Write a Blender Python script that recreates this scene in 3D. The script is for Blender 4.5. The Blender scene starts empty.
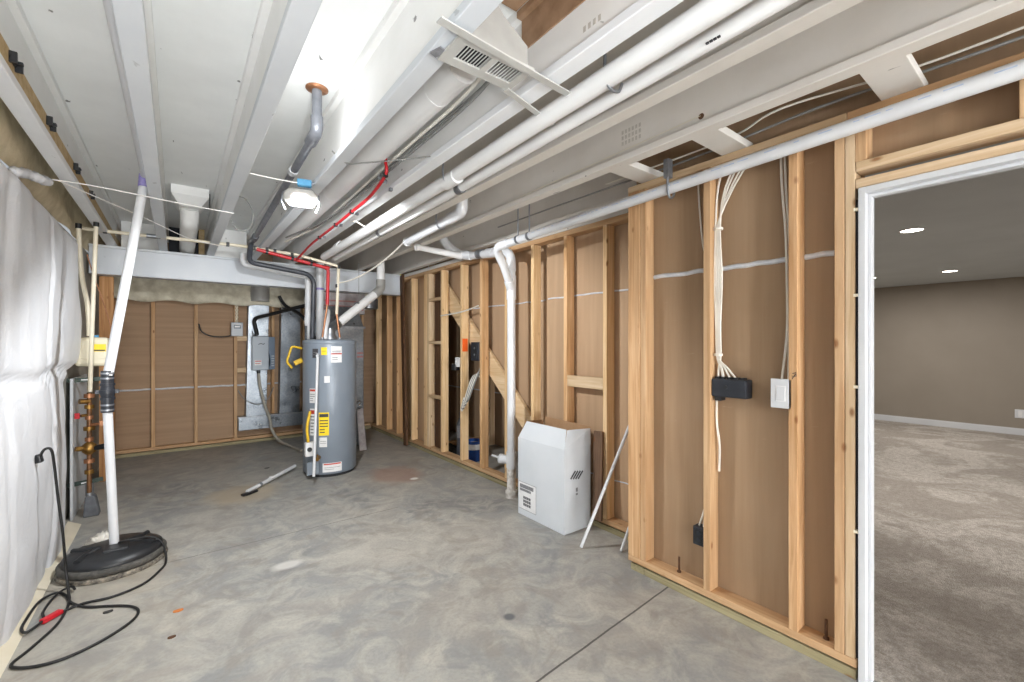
import bpy, bmesh, math, random
from mathutils import Vector, Matrix, noise as mnoise
random.seed(7)
C = bpy.context.scene.collection
PI = math.pi

# ------------------------------------------------------------------ materials
def lin(h):
    h = h.lstrip('#'); out = []
    for i in (0, 2, 4):
        v = int(h[i:i+2], 16)/255
        out.append(v/12.92 if v <= .04045 else ((v+.055)/1.055)**2.4)
    return (*out, 1)

class NT:
    def __init__(s, name):
        s.m = bpy.data.materials.new(name); s.m.use_nodes = True
        s.t = s.m.node_tree; s.b = s.t.nodes['Principled BSDF']
        s.co = s.t.nodes.new('ShaderNodeTexCoord').outputs['Object']
    def n(s, typ, **kw):
        x = s.t.nodes.new(typ)
        for k, v in kw.items():
            if hasattr(x, k): setattr(x, k, v)
        return x
    def link(s, a, b): s.t.links.new(a, b)
    def mapping(s, scale, rot=(0,0,0), src=None):
        m = s.n('ShaderNodeMapping'); m.inputs['Scale'].default_value = scale; m.inputs['Rotation'].default_value = rot
        s.link(src or s.co, m.inputs['Vector']); return m.outputs[0]
    def noise(s, scale, detail=4, rough=.55, dist=0, vec=None):
        x = s.n('ShaderNodeTexNoise'); x.inputs['Scale'].default_value = scale; x.inputs['Detail'].default_value = detail
        x.inputs['Roughness'].default_value = rough; x.inputs['Distortion'].default_value = dist
        s.link(vec or s.co, x.inputs['Vector']); return x.outputs['Fac']
    def ramp(s, fac, stops, interp='LINEAR'):
        r = s.n('ShaderNodeValToRGB'); e = r.color_ramp.elements; r.color_ramp.interpolation = interp
        while len(e) < len(stops): e.new(.5)
        for el, (p, c) in zip(e, stops):
            el.position = p; el.color = lin(c) if isinstance(c, str) else (c, c, c, 1)
        s.link(fac, r.inputs[0]); return r.outputs[0]
    def mix(s, fac, a, b, typ='MIX'):
        x = s.n('ShaderNodeMix', data_type='RGBA', blend_type=typ)
        if isinstance(fac, (int, float)): x.inputs[0].default_value = fac
        else: s.link(fac, x.inputs[0])
        for i, v in ((6, a), (7, b)):
            if isinstance(v, str): x.inputs[i].default_value = lin(v)
            else: s.link(v, x.inputs[i])
        return x.outputs[2]
    def math(s, op, a, b=None):
        x = s.n('ShaderNodeMath', operation=op)
        for i, v in ((0, a), (1, b)):
            if v is None: continue
            if isinstance(v, (int, float)): x.inputs[i].default_value = v
            else: s.link(v, x.inputs[i])
        return x.outputs[0]
    def sep(s):
        x = s.n('ShaderNodeSeparateXYZ'); s.link(s.co, x.inputs[0]); return x.outputs
    def bump(s, h, strength=.2, dist=.01):
        x = s.n('ShaderNodeBump'); x.inputs['Strength'].default_value = strength; x.inputs['Distance'].default_value = dist
        s.link(h, x.inputs['Height']); s.link(x.outputs[0], s.b.inputs['Normal'])
    def base(s, c):
        if isinstance(c, str): s.b.inputs['Base Color'].default_value = lin(c)
        else: s.link(c, s.b.inputs['Base Color'])
    def props(s, rough=.5, metal=0, spec=None):
        s.b.inputs['Roughness'].default_value = rough; s.b.inputs['Metallic'].default_value = metal
        if spec is not None: s.b.inputs['Specular IOR Level'].default_value = spec

def plain(name, a, b=None, rough=.5, metal=0, scale=6, bump=0, bscale=60, spec=None):
    t = NT(name); t.props(rough, metal, spec)
    if b: t.base(t.ramp(t.noise(scale), [(.35, a), (.7, b)]))
    else: t.base(a)
    if bump: t.bump(t.noise(bscale), bump, .004)
    return t.m

def wood(name, ax, c1, c2, c3, overspray=None):
    t = NT(name); t.props(.62, 0, .3)
    sc = [38, 38, 38]; sc[ax] = 1.6
    g = t.noise(1, 5, .6, .8, t.mapping(tuple(sc)))
    sc2 = [9, 9, 9]; sc2[ax] = .9
    k = t.noise(1, 2, .5, .3, t.mapping(tuple(sc2)))
    col = t.ramp(g, [(.3, c1), (.52, c2), (.75, c3)])
    col = t.mix(t.ramp(k, [(.5, 0), (.78, .75)]), col, c3)
    sk = [11, 11, 11]; sk[ax] = 5
    v = t.n('ShaderNodeTexVoronoi'); v.inputs['Scale'].default_value = 1; t.link(t.mapping(tuple(sk)), v.inputs['Vector'])
    col = t.mix(t.ramp(v.outputs['Distance'], [(.05, .8), (.13, 0)]), col, '#7a4a22')
    if overspray:
        z = t.sep()[2]
        f = t.math('ADD', z, t.math('MULTIPLY', t.noise(7), .25))
        col = t.mix(t.ramp(t.math('SUBTRACT', f, overspray), [(.1, 0), (.2, .9)]), col, '#d9d4cb')
    t.base(col); t.bump(g, .15, .003)
    return t.m

W1 = ('#d0b08a', '#c19d76', '#a67f58')
W2 = ('#d8b58e', '#c69d72', '#a3784c')
W3 = ('#dac3a4', '#ccb18e', '#b3936c')
M = {}
for i, a in enumerate('xyz'):
    M['wood_'+a] = wood('pine_'+a, i, *W1); M['wood2_'+a] = wood('fir_'+a, i, *W2); M['wood3_'+a] = wood('pale_pine_'+a, i, *W3)
M['wood_spray'] = wood('pine_oversprayed', 2, '#e8cba2', '#dcba8c', '#c09765', overspray=2.3)
M['wood2_spray'] = wood('fir_oversprayed', 2, '#e0bd92', '#d0a678', '#ad8152', overspray=2.3)
M['treated'] = wood('treated_lumber', 1, '#a89e7c', '#968c6c', '#7c7354')
M['treated_x'] = wood('treated_lumber_x', 0, '#a89e7c', '#968c6c', '#7c7354')
M['dark_wood'] = wood('dark_wood', 2, '#6b4c34', '#543a26', '#3c2818')
M['dark_plank'] = wood('weathered_plank', 2, '#80654d', '#6a5240', '#4e3a2c')
M['rough_fir'] = wood('orange_fir', 2, '#c79a6c', '#b58556', '#8f6138')

def floor_mat():
    t = NT('concrete'); 
    n1 = t.noise(1.1, 6, .6, .9); n2 = t.noise(4.2, 8, .65, 1.4); n3 = t.noise(60, 3, .6)
    col = t.ramp(n1, [(.3, '#7a7b7b'), (.45, '#929391'), (.56, '#9a9791'), (.7, '#b2aea5')])
    col = t.mix(t.ramp(n2, [(.42, 0), (.66, .8)]), col, '#b9b6ac')
    col = t.mix(t.ramp(t.noise(2.3, 5, .6, 2.2), [(.52, 0), (.66, .6)]), col, '#8a857d')
    col = t.mix(t.ramp(n3, [(.35, .22), (.55, 0)]), col, '#7d7b78')
    x, y, z = t.sep()
    wob = t.math('MULTIPLY', t.math('SUBTRACT', t.noise(5), .5), .01)
    yy = t.math('ADD', y, wob)
    # sawn joints across the slab
    f1 = t.math('ABSOLUTE', t.math('SUBTRACT', yy, 3.55))
    f2 = t.math('ABSOLUTE', t.math('SUBTRACT', t.math('SUBTRACT', yy, t.math('MULTIPLY', x, .07)), 1.285))
    r1 = t.math('MULTIPLY', t.math('LESS_THAN', f1, .0035), t.math('LESS_THAN', x, 1.5))
    r2 = t.math('LESS_THAN', f2, .005)
    j = t.math('MAXIMUM', t.math('MULTIPLY', r1, .55), t.math('MULTIPLY', r2, .85))
    col = t.mix(j, col, '#3c3a38')
    # rusty tan ring and reddish clay stain left on the slab
    def spot(cx, cy, r, w, c, amt, col):
        dx = t.math('SUBTRACT', x, cx); dy = t.math('SUBTRACT', y, cy)
        d = t.math('SQRT', t.math('ADD', t.math('MULTIPLY', dx, dx), t.math('MULTIPLY', t.math('MULTIPLY', dy, dy), w)))
        d = t.math('ADD', d, t.math('MULTIPLY', t.math('SUBTRACT', t.noise(6, 5), .5), r*.7))
        return t.mix(t.ramp(t.math('DIVIDE', d, r*2), [(.3, amt), (.52, 0)]), col, c)
    col = spot(.50, 4.75, .36, 1.2, '#b4a58c', .65, col)
    col = spot(1.85, 4.45, .30, .6, '#a8806c', .5, col)
    col = spot(-.35, 3.55, .42, 1.0, '#b9a98f', .3, col)
    col = spot(-.30, 2.75, .5, .8, '#b3a48c', .15, col)
    col = spot(1.35, 1.78, .035, 1, '#5c5f63', .9, col)
    col = spot(.55, 3.05, .10, 2.5, '#d5d3cd', .7, col)
    col = spot(1.95, 4.2, .05, 1.5, '#e8e6e0', .9, col)
    t.base(col)
    t.link(t.ramp(n2, [(.3, .42), (.75, .62)]), t.b.inputs['Roughness'])
    t.b.inputs['Specular IOR Level'].default_value = .35
    t.bump(t.math('SUBTRACT', t.noise(30, 6), j), .06, .004)
    return t.m
M['concrete'] = floor_mat()

def carpet_mat():
    t = NT('carpet'); t.props(.95, 0, .1)
    n = t.noise(170, 3, .7); big = t.noise(1.3, 5, .6, 1.5); mid = t.noise(35, 4, .7)
    col = t.ramp(mid, [(.3, '#a39a90'), (.5, '#c6beb5'), (.72, '#e0d9d0')])
    col = t.mix(t.ramp(big, [(.46, .6), (.58, 0)]), col, '#90877d')
    col = t.mix(t.ramp(n, [(.35, .55), (.6, 0)]), col, '#837a70')
    t.base(col); t.bump(n, .8, .02)
    return t.m
M['carpet'] = carpet_mat()

def paper_mat(name, vert, a, b):
    t = NT(name); t.props(.75, 0, .25)
    sc = (14, 14, .8) if vert else (.8, .8, 26)
    n = t.noise(1, 4, .6, .2, t.mapping(sc)); w = t.noise(1.1, 3)
    col = t.ramp(n, [(.3, a), (.7, b)])
    col = t.mix(t.ramp(w, [(.4, 0), (.7, .35)]), col, '#ab937a')
    col = t.mix(t.ramp(t.noise(1, 6, .75, 0, t.mapping((5, 5, 40))), [(.66, 0), (.74, .4)]), col, '#c3ab90')
    t.base(col); t.bump(n, .08, .004)
    return t.m
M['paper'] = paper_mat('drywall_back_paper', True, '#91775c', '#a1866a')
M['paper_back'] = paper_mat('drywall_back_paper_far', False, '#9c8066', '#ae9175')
M['seam'] = plain('joint_compound', '#dcdde0', '#c2c6cf', .8, scale=20, bump=.5, bscale=90)

def white_paint(name, a, b, dirt='#3f3c38', amt=.7, rough=.55):
    t = NT(name); t.props(rough, 0, .35)
    col = t.ramp(t.noise(3.5, 5), [(.3, a), (.7, b)])
    col = t.mix(t.ramp(t.noise(1, 5, .6, 0, t.mapping((60, 5, 60))), [(.4, 0), (.7, .18)]), col, b)
    col = t.mix(t.ramp(t.noise(1, 3, .5, .3, t.mapping((22, 9, 22))), [(.72, 0), (.75, amt)]), col, dirt)
    t.base(col); t.bump(t.noise(45, 6), .12, .004)
    return t.m
M['joist'] = white_paint('oversprayed_white', '#efefee', '#e6e6e3')
M['deck'] = white_paint('oversprayed_deck', '#f4f6f5', '#ebedec', amt=.8)
M['flange'] = white_paint('white_flange', '#d3d7da', '#c9ced3', amt=.3)
M['flange_white'] = white_paint('bright_white_flange', '#eceef0', '#e2e5e8', amt=.3)
M['joist_grey'] = white_paint('greyer_white_paint', '#dcd9d3', '#d1cdc6')  # greyer white for the right-hand joists, wall blocks and upper plate
M['beam'] = white_paint('white_beam', '#d3d8dd', '#cad0d7', amt=.12, rough=.4)
M['osb'] = plain('tan_osb', '#c9b187', '#b09261', .7, scale=25, bump=.3)
M['deck_brown'] = plain('brown_deck', '#a89886', '#978775', .8, scale=9, bump=.2)
M['bare_osb'] = plain('bare_osb', '#a5866a', '#8a6c50', .8, scale=14, bump=.3)
def blanket_mat():
    t = NT('white_vinyl_facing'); t.props(.42, 0, .4)
    col = t.ramp(t.noise(2.5, 3), [(.3, '#e6e8eb'), (.7, '#dde0e5')])
    t.base(col)
    h = t.math('ADD', t.noise(6, 4, .6, 1.5), t.math('MULTIPLY', t.noise(1, 4, .6, 1, t.mapping((10, 10, 2.2))), .8))
    t.bump(h, .18, .03); return t.m
M['blanket'] = blanket_mat()
M['fiberglass'] = plain('tan_fiberglass', '#dfd3b6', '#c6b998', .95, scale=9, bump=.8, bscale=40)
M['fiberglass_pale'] = plain('pale_fiberglass', '#d6d0bd', '#b3ab96', .95, scale=11, bump=.8, bscale=35)
M['pvc'] = plain('white_pvc', '#d4d6d8', '#cacccf', .3, scale=5)
M['pvc_dirty'] = plain('stained_pvc', '#e3e1dc', '#a39a90', .5, scale=22)
M['pipe_painted'] = white_paint('painted_pipe', '#eceded', '#e3e4e4', amt=.15, rough=.4)
M['cream'] = plain('cream_pex', '#e0d8c4', '#d6ccb4', .45)
M['cream_plastic'] = plain('cream_plastic', '#e3dcc4', '#d8cfb4', .4)
M['yellow'] = plain('yellow_label', '#f2d21c', None, .45)
M['yellow_gas'] = plain('yellow_gas_fitting', '#e3bb1f', '#c99e17', .4, scale=30)
M['black'] = plain('black_plastic', '#17181a', '#222428', .4, scale=20)
M['navy_box'] = plain('blue_black_plastic', '#262a32', '#1b1e25', .42, scale=20)
M['rubber'] = plain('black_rubber', '#141414', '#1f1f1f', .55, scale=20)
M['abs'] = plain('dark_grey_pipe', '#3c3f45', '#4b4f57', .38, scale=10)
M['insul_pipe'] = plain('grey_conduit', '#74777e', '#8d9097', .38, .35, scale=14)
M['red'] = plain('red_pex', '#c4202a', '#b01a22', .4)
M['red_plug'] = plain('red_plastic', '#c1232e', None, .4)
M['copper'] = plain('copper', '#b58262', '#996a4a', .4, .7, scale=14)
M['brass'] = plain('brass', '#a98344', '#7a5a30', .4, .8, scale=25)
M['old_copper'] = plain('tarnished_copper', '#8a6242', '#5f4a38', .5, .6, scale=30)
def galv_mat():
    t = NT('galvanised_sheet'); t.props(.33, .9)
    v = t.n('ShaderNodeTexVoronoi'); v.inputs['Scale'].default_value = 40; t.link(t.co, v.inputs['Vector'])
    col = t.ramp(v.outputs['Distance'], [(0, '#838a92'), (.8, '#9ba1a7')])
    t.base(t.mix(t.ramp(t.noise(3, 4), [(.4, 0), (.7, .5)]), col, '#727a82'))
    t.link(t.ramp(t.noise(5), [(.3, .25), (.7, .45)]), t.b.inputs['Roughness'])
    t.bump(t.noise(4, 2), .15, .03); return t.m
M['galv'] = galv_mat()
M['steel'] = plain('dull_steel', '#9fa3a8', '#85898f', .4, .8, scale=20)
M['foil'] = plain('foil_facing', '#a7a2a2', '#8b8587', .45, .5, scale=18, bump=.5, bscale=30)
M['foil_text'] = plain('faded_red_print', '#a0605f', '#8d7476', .6, scale=30)
M['tank'] = plain('grey_enamel', '#858f9a', '#7d8792', .35, .05, scale=2)
M['tank_dark'] = plain('dark_base_ring', '#2a2c30', None, .5)
M['label'] = plain('white_label', '#e6e6e6', '#d8d8d8', .5, scale=20)
M['print_grey'] = plain('grey_print', '#6f7073', '#87888c', .6, scale=50)
M['print_dark'] = plain('dark_print', '#3a3a3f', None, .6)
M['ink_faint'] = plain('faint_ink', '#b5b1a9', '#c3bfb7', .6, scale=60)
M['print_red'] = plain('red_print', '#c2412f', None, .6)
M['print_blue'] = plain('blue_print', '#a3b2cd', '#bcc7da', .6, scale=40)
M['humid'] = plain('blue_grey_plastic', '#a9b2bb', '#a1abb5', .35)
M['humid_dark'] = plain('slate_panel', '#5d7186', '#55697e', .4)
M['box_grey'] = plain('light_grey_enclosure', '#b4bac0', '#aab0b7', .4)
M['lcd'] = plain('blue_grey_display', '#51616f', None, .25)
M['carton_white'] = plain('white_carton', '#cdd1d5', '#c4c9cd', .55, scale=3)
M['carton_in'] = plain('kraft_inside', '#b08c68', '#a07d5b', .8, scale=8)
M['hose_grey'] = plain('grey_drain_hose', '#a7a296', '#979286', .5)
M['purple'] = plain('purple_primer', '#7d6fb8', '#a9a3cf', .5, scale=25)
M['blue_tape'] = plain('blue_clamp', '#5da5cf', '#4a90bd', .5, scale=12)
M['register'] = plain('grey_register', '#bcbcb8', '#b1b1ad', .45, scale=10)
M['boot_grey'] = plain('dull_boot', '#a3a29e', '#94938f', .5, scale=8)
M['register_white'] = plain('white_louver', '#d7d7d4', None, .4)
M['void'] = plain('dark_void', '#23262b', None, .8)
M['hall_wall'] = plain('taupe_paint', '#8f867a', '#8a8175', .7, scale=2, bump=.1, bscale=160)
M['hall_ceil'] = plain('grey_ceiling_paint', '#bfc4c6', '#b8bdbf', .8, scale=2, bump=.15, bscale=120)
M['casing'] = plain('white_casing', '#cfd1d3', '#c8cacd', .35, scale=2)
M['lid_black'] = plain('black_lid_plastic', '#1c1d20', '#27292c', .42, scale=14, bump=.2)
def rim_mat():
    t = NT('grimy_pit_rim'); t.props(.8)
    col = t.ramp(t.noise(26, 6, .7), [(.35, '#2b2a28'), (.5, '#6d675e'), (.66, '#a39a8a')]); t.base(col); t.bump(t.noise(40), .5, .01); return t.m
M['rim'] = rim_mat()
M['rim_dark'] = plain('dark_grimy_rim', '#3a3936', '#5b5853', .75, scale=30, bump=.6)
M['foam_grey'] = plain('grey_foam', '#6c6f74', '#5d6065', .9, scale=30, bump=.4)
M['green_metal'] = plain('dark_green_steel', '#2d3a34', '#39473f', .4, .3)
M['wire_white'] = plain('white_cable', '#e8e4da', '#d9d4c8', .45)
M['wire_grey'] = plain('grey_wire', '#8b8b88', '#757572', .5)
M['string'] = plain('white_string', '#f0efec', None, .6)
M['orange'] = plain('orange_spray_paint', '#f2641c', None, .6)
M['blue_bucket'] = plain('blue_plastic', '#254a8c', '#2d55a0', .4)
M['leaf'] = plain('orange_scrap', '#c97a3c', '#a85f2c', .7, scale=30)
M['rag'] = plain('dirty_white_rag', '#d9d5cc', '#b5afa4', .9, scale=18, bump=.5)
M['yellow_tape'] = plain('yellow_flag', '#d8d234', None, .5)
M['shim'] = plain('pale_shim', '#e2d9c2', None, .6)
M['wall_block'] = plain('grey_foundation', '#a9a59c', '#938f86', .9, scale=4, bump=.3)
M['drywall'] = plain('white_drywall', '#d9d6cf', '#d2cfc8', .7)
M['rust'] = plain('rusty_bolt', '#6a4a34', '#4d3526', .7, .4, scale=40)
def emit(name, col, s):
    t = NT(name); t.base('#ffffff'); t.b.inputs['Emission Color'].default_value = lin(col); t.b.inputs['Emission Strength'].default_value = s; return t.m
M['lens'] = emit('lit_lens', '#fffaf2', 5)
M['can_light'] = emit('lit_downlight', '#fff4e4', 9)
M['bulb'] = emit('lit_bulb', '#fff4e6', 10)
def glass_mat():
    t = NT('clear_plastic'); t.props(.08); t.base('#f5f6f4'); t.b.inputs['Transmission Weight'].default_value = .85; t.b.inputs['IOR'].default_value = 1.25; return t.m
M['clear'] = glass_mat()

# ------------------------------------------------------------------ mesh builder
class MB:
    def __init__(s): s.v = []; s.f = []; s.smooth = []
    def add(s, vs, fs, smooth=False):
        o = len(s.v); s.v += [tuple(v) for v in vs]
        for f in fs: s.f.append(tuple(i+o for i in f)); s.smooth.append(smooth)
        return s
    def box(s, x0, x1, y0, y1, z0, z1):
        x0, x1 = min(x0, x1), max(x0, x1); y0, y1 = min(y0, y1), max(y0, y1); z0, z1 = min(z0, z1), max(z0, z1)
        vs = [(x, y, z) for z in (z0, z1) for y in (y0, y1) for x in (x0, x1)]
        return s.add(vs, [(0,2,3,1), (4,5,7,6), (0,1,5,4), (2,6,7,3), (0,4,6,2), (1,3,7,5)])
    def bar(s, a, b, w, h, up=(0,0,1)):
        a, b = Vector(a), Vector(b); d = (b-a).normalized(); u = Vector(up); r = d.cross(u)
        if r.length < 1e-4: u = Vector((1,0,0)); r = d.cross(u)
        r.normalize(); u = r.cross(d).normalized(); vs = []
        for p in (a, b):
            for i, j in ((-1,-1), (1,-1), (1,1), (-1,1)): vs.append(p + r*(i*w/2) + u*(j*h/2))
        return s.add(vs, [(3,2,1,0), (4,5,6,7), (0,1,5,4), (1,2,6,5), (2,3,7,6), (3,0,4,7)])
    def tube(s, pts, r, n=12, caps=True, smooth=True):
        pts = [Vector(p) for p in pts]; rs = r if isinstance(r, (list, tuple)) else [r]*len(pts)
        tang = []
        for i in range(len(pts)):
            a = pts[max(i-1, 0)]; b = pts[min(i+1, len(pts)-1)]; tang.append((b-a).normalized())
        t0 = tang[0]; ref = Vector((0,0,1)) if abs(t0.z) < .9 else Vector((1,0,0))
        nrm = (ref - t0*ref.dot(t0)).normalized(); vs = []; fs = []
        for i, p in enumerate(pts):
            t = tang[i]; nrm = (nrm - t*nrm.dot(t))
            nrm = nrm.normalized() if nrm.length > 1e-6 else t.orthogonal().normalized()
            bn = t.cross(nrm)
            for k in range(n):
                a = 2*PI*k/n; vs.append(p + (nrm*math.cos(a) + bn*math.sin(a))*rs[i])
        for i in range(len(pts)-1):
            for k in range(n):
                k2 = (k+1) % n; fs.append((i*n+k, i*n+k2, (i+1)*n+k2, (i+1)*n+k))
        s.add(vs, fs, smooth)
        if caps:
            s.add([vs[k] for k in range(n)], [tuple(range(n-1, -1, -1))]); o = (len(pts)-1)*n
            s.add([vs[o+k] for k in range(n)], [tuple(range(n))])
        return s
    def cyl(s, a, b, r, n=20, r2=None): return s.tube([a, b], [r, r if r2 is None else r2], n)
    def lathe(s, c, prof, n=32, smooth=True):
        cx, cy, cz = c; vs = []; fs = []
        for r, z in prof:
            for k in range(n): a = 2*PI*k/n; vs.append((cx+r*math.cos(a), cy+r*math.sin(a), cz+z))
        for i in range(len(prof)-1):
            for k in range(n):
                k2 = (k+1) % n; fs.append((i*n+k, i*n+k2, (i+1)*n+k2, (i+1)*n+k))
        s.add(vs, fs, smooth)
        if prof[0][0] > 1e-5: s.add(vs[:n], [tuple(range(n-1, -1, -1))])
        if prof[-1][0] > 1e-5: s.add(vs[-n:], [tuple(range(n))])
        return s
    def grid(s, fn, nu, nv, smooth=True):
        vs = [fn(i/nu, j/nv) for j in range(nv+1) for i in range(nu+1)]
        fs = [(j*(nu+1)+i, j*(nu+1)+i+1, (j+1)*(nu+1)+i+1, (j+1)*(nu+1)+i) for j in range(nv) for i in range(nu)]
        return s.add(vs, fs, smooth)
    def prism(s, poly, off):
        off = Vector(off); n = len(poly); vs = [Vector(p) for p in poly] + [Vector(p)+off for p in poly]
        return s.add(vs, [tuple(range(n-1, -1, -1)), tuple(range(n, 2*n))] + [(i, (i+1) % n, n+(i+1) % n, n+i) for i in range(n)])
    def build(s, name, mat, parent=None, bevel=0, loc=None):
        me = bpy.data.meshes.new(name)
        me.from_pydata(s.v, [], s.f); me.polygons.foreach_set('use_smooth', s.smooth); me.update()
        bm = bmesh.new(); bm.from_mesh(me); bmesh.ops.recalc_face_normals(bm, faces=bm.faces); bm.to_mesh(me); bm.free()
        me.materials.append(M[mat] if isinstance(mat, str) else mat)
        o = bpy.data.objects.new(name, me); C.objects.link(o)
        if parent is not None:
            o.parent = parent; w = Vector((0,0,0)); p = parent
            while p is not None: w += p.location; p = p.parent
            o.location = -w
        if bevel:
            b = o.modifiers.new('bevel', 'BEVEL'); b.width = bevel; b.segments = 2; b.limit_method = 'ANGLE'; b.angle_limit = .7
        return o

def curve(pts, k=6):
    P = [Vector(p) for p in pts]; out = []
    for i in range(len(P)-1):
        p0 = P[max(i-1, 0)]; p1 = P[i]; p2 = P[i+1]; p3 = P[min(i+2, len(P)-1)]
        for j in range(k):
            t = j/k; t2 = t*t; t3 = t2*t
            out.append(.5*((2*p1) + (p2-p0)*t + (2*p0-5*p1+4*p2-p3)*t2 + (3*p1-p0-3*p2+p3)*t3))
    out.append(P[-1]); return out
def fillet(pts, r, k=6):
    P = [Vector(p) for p in pts]; out = [P[0]]
    for i in range(1, len(P)-1):
        a = P[i-1]-P[i]; b = P[i+1]-P[i]; q = min(r, a.length*.49, b.length*.49)
        s = P[i] + a.normalized()*q; e = P[i] + b.normalized()*q
        for j in range(k+1):
            t = j/k; out.append(s*(1-t)**2 + P[i]*2*t*(1-t) + e*t*t)
    out.append(P[-1]); return out

def tag(o, label, cat, group=None, kind='thing'):
    o['label'] = label; o['category'] = cat; o['kind'] = kind
    if group: o['group'] = group
    return o
def thing(name, loc, label, cat, group=None):
    o = bpy.data.objects.new(name, None); C.objects.link(o); o.location = loc; o.empty_display_size = .1
    return tag(o, label, cat, group)
def struct(name, mb, mat, label, cat, bevel=0):
    return tag(mb.build(name, mat, None, bevel), label, cat, None, 'structure')
def box(*a): return MB().box(*a)
def part(mb, name, mat, parent, bevel=0, label=None):
    o = mb.build(name, mat, parent, bevel)
    if label: o['label'] = label
    return o
def place(root, loc, label):            # copy of a thing with its parts and sub-parts
    r = root.copy(); C.objects.link(r); r.location = loc; r['label'] = label
    for ch in list(root.children):
        c = ch.copy(); C.objects.link(c); c.parent = r
        for g in list(ch.children):
            d = g.copy(); C.objects.link(d); d.parent = c
    return r

ZJ = 2.372; ZD = 2.728          # joist underside, underside of deck
XL = -.70; YB = 7.22; YF = -7.0
# ================================================================== SETTING
struct('floor', box(-.9, 3.65, YF-.1, YB+.1, -.12, 0), 'concrete', 'stained grey concrete slab floor with sawn joints', 'floor')
struct('ceiling', box(-.9, 3.65, YF-.1, YB+.1, ZD, ZD+.03), 'deck', 'white sprayed subfloor deck between the joists', 'ceiling')
struct('wall_left', box(-.9, XL, YF-.1, YB+.1, 0, 2.30), 'wall_block', 'grey foundation wall behind the white insulation blanket', 'wall')
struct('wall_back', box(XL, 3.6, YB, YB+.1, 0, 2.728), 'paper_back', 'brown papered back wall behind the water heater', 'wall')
struct('wall_front', box(XL, 2.33, YF-.1, YF, 0, 2.728), 'drywall', 'plain wall closing the room behind the viewer', 'wall')
# right-hand drywall seen from behind (brown paper), in three sheets
w = MB(); w.box(2.322, 2.335, .56, 1.72, .03, ZJ); w.box(2.322, 2.335, -.30, .56, 2.13, ZJ); w.box(2.322, 2.335, YF, -.30, .0, ZJ)
w.box(2.322, 2.335, YF, 1.72, ZJ, ZD)
struct('wall_right', w, 'paper', 'brown paper back of the drywall beside the doorway', 'wall')
M['paper_lit'] = paper_mat('drywall_back_paper_lit', True, '#ad9072', '#bd9f80')  # paler copy of the paper, with lamp light put into its colour
w = MB(); w.box(2.335, 2.66, 1.705, 1.72, 0, ZD)
w.box(2.64, 2.655, 1.72, 2.92, .03, ZD)
w.box(2.655, 3.5, 2.905, 2.92, 0, ZD)
w.box(3.5, 3.515, 2.92, YB, 0, ZD)
w.box(2.645, 2.66, 5.30, 7.21, .03, ZD)
w.prism([(2.70, 5.31, 2.46), (2.70, 2.92, .40), (2.70, 2.92, ZD), (2.70, 5.31, ZD)], (.012, 0, 0))
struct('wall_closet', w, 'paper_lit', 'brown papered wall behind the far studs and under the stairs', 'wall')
# joint compound squeezed through the sheet joints
def seam(name, pts, w, label):
    mb = MB(); mb.tube(curve([(x, y, z+random.uniform(-.004, .004)) for x, y, z in pts], 3), w, 6)
    tag(mb.build(name, 'seam'), label, 'seam', None, 'structure')
def run(a, b, n): a, b = Vector(a), Vector(b); return [a.lerp(b, i/n) for i in range(n+1)]
seam('trim_1', run((2.322, .60, 1.805), (2.322, 1.70, 1.805), 20), .013, 'white strip of compound across the brown paper beside the doorway')
seam('trim_2', run((2.64, 1.75, 1.80), (2.64, 2.9, 1.80), 16), .007, 'thin white seam across the paper behind the carton')
seam('trim_3', run((XL+.1, 7.218, .815), (2.3, 7.218, .815), 40), .012, 'white seam across the back wall at waist height')
seam('trim_4', run((2.699, 3.0, 1.80), (2.699, 4.4, 1.80), 20), .007, 'white upper seam on the paper beneath the stairs')
seam('trim_5', run((3.498, 3.0, .72), (3.498, 7.1, .72), 30), .008, 'white lower seam on the paper beneath the stairs')
seam('trim_6', run((2.64, 1.75, .36), (2.64, 2.9, .36), 16), .005, 'low white seam behind the leaning white stick')
# hall beyond the doorway
struct('floor_hall', box(2.335, 10.2, -6.0, 1.59, -.02, .012).box(3.56, 10.2, 1.59, 2.80, -.02, .012).box(2.30, 2.335, -.265, .53, -.02, .012), 'carpet', 'mottled grey beige carpet in the room beyond the doorway', 'carpet')
struct('ceiling_hall', box(2.336, 10.2, -6.0, 1.64, 2.41, 2.44).box(3.54, 10.2, 1.64, 2.85, 2.41, 2.44), 'hall_ceil', 'flat grey ceiling of the carpeted room', 'ceiling')
struct('wall_hall_far', box(10.12, 10.2, -6.0, 2.9, 0, 2.42), 'hall_wall', 'taupe far wall of the carpeted room', 'wall')
struct('wall_hall_left', box(3.6, 10.12, 2.75, 2.85, 0, 2.42), 'hall_wall', 'taupe side wall of the carpeted room', 'wall')
struct('wall_hall_right', box(2.34, 10.12, -5.1, -5.0, 0, 2.42), 'hall_wall', 'taupe wall of the carpeted room beyond the view', 'wall')
struct('wall_hall_near', box(3.53, 3.6, 1.59, 2.85, 0, 2.42).box(2.336, 3.53, 1.59, 1.65, 0, 2.42), 'hall_wall', 'short taupe return wall in the carpeted room', 'wall')
bb = MB().box(10.105, 10.12, -5, 2.75, .012, .10).box(10.112, 10.12, -5, 2.75, .10, .115)
struct('baseboard_hall', bb, 'casing', 'white baseboard along the far taupe wall', 'baseboard', .002)
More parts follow.
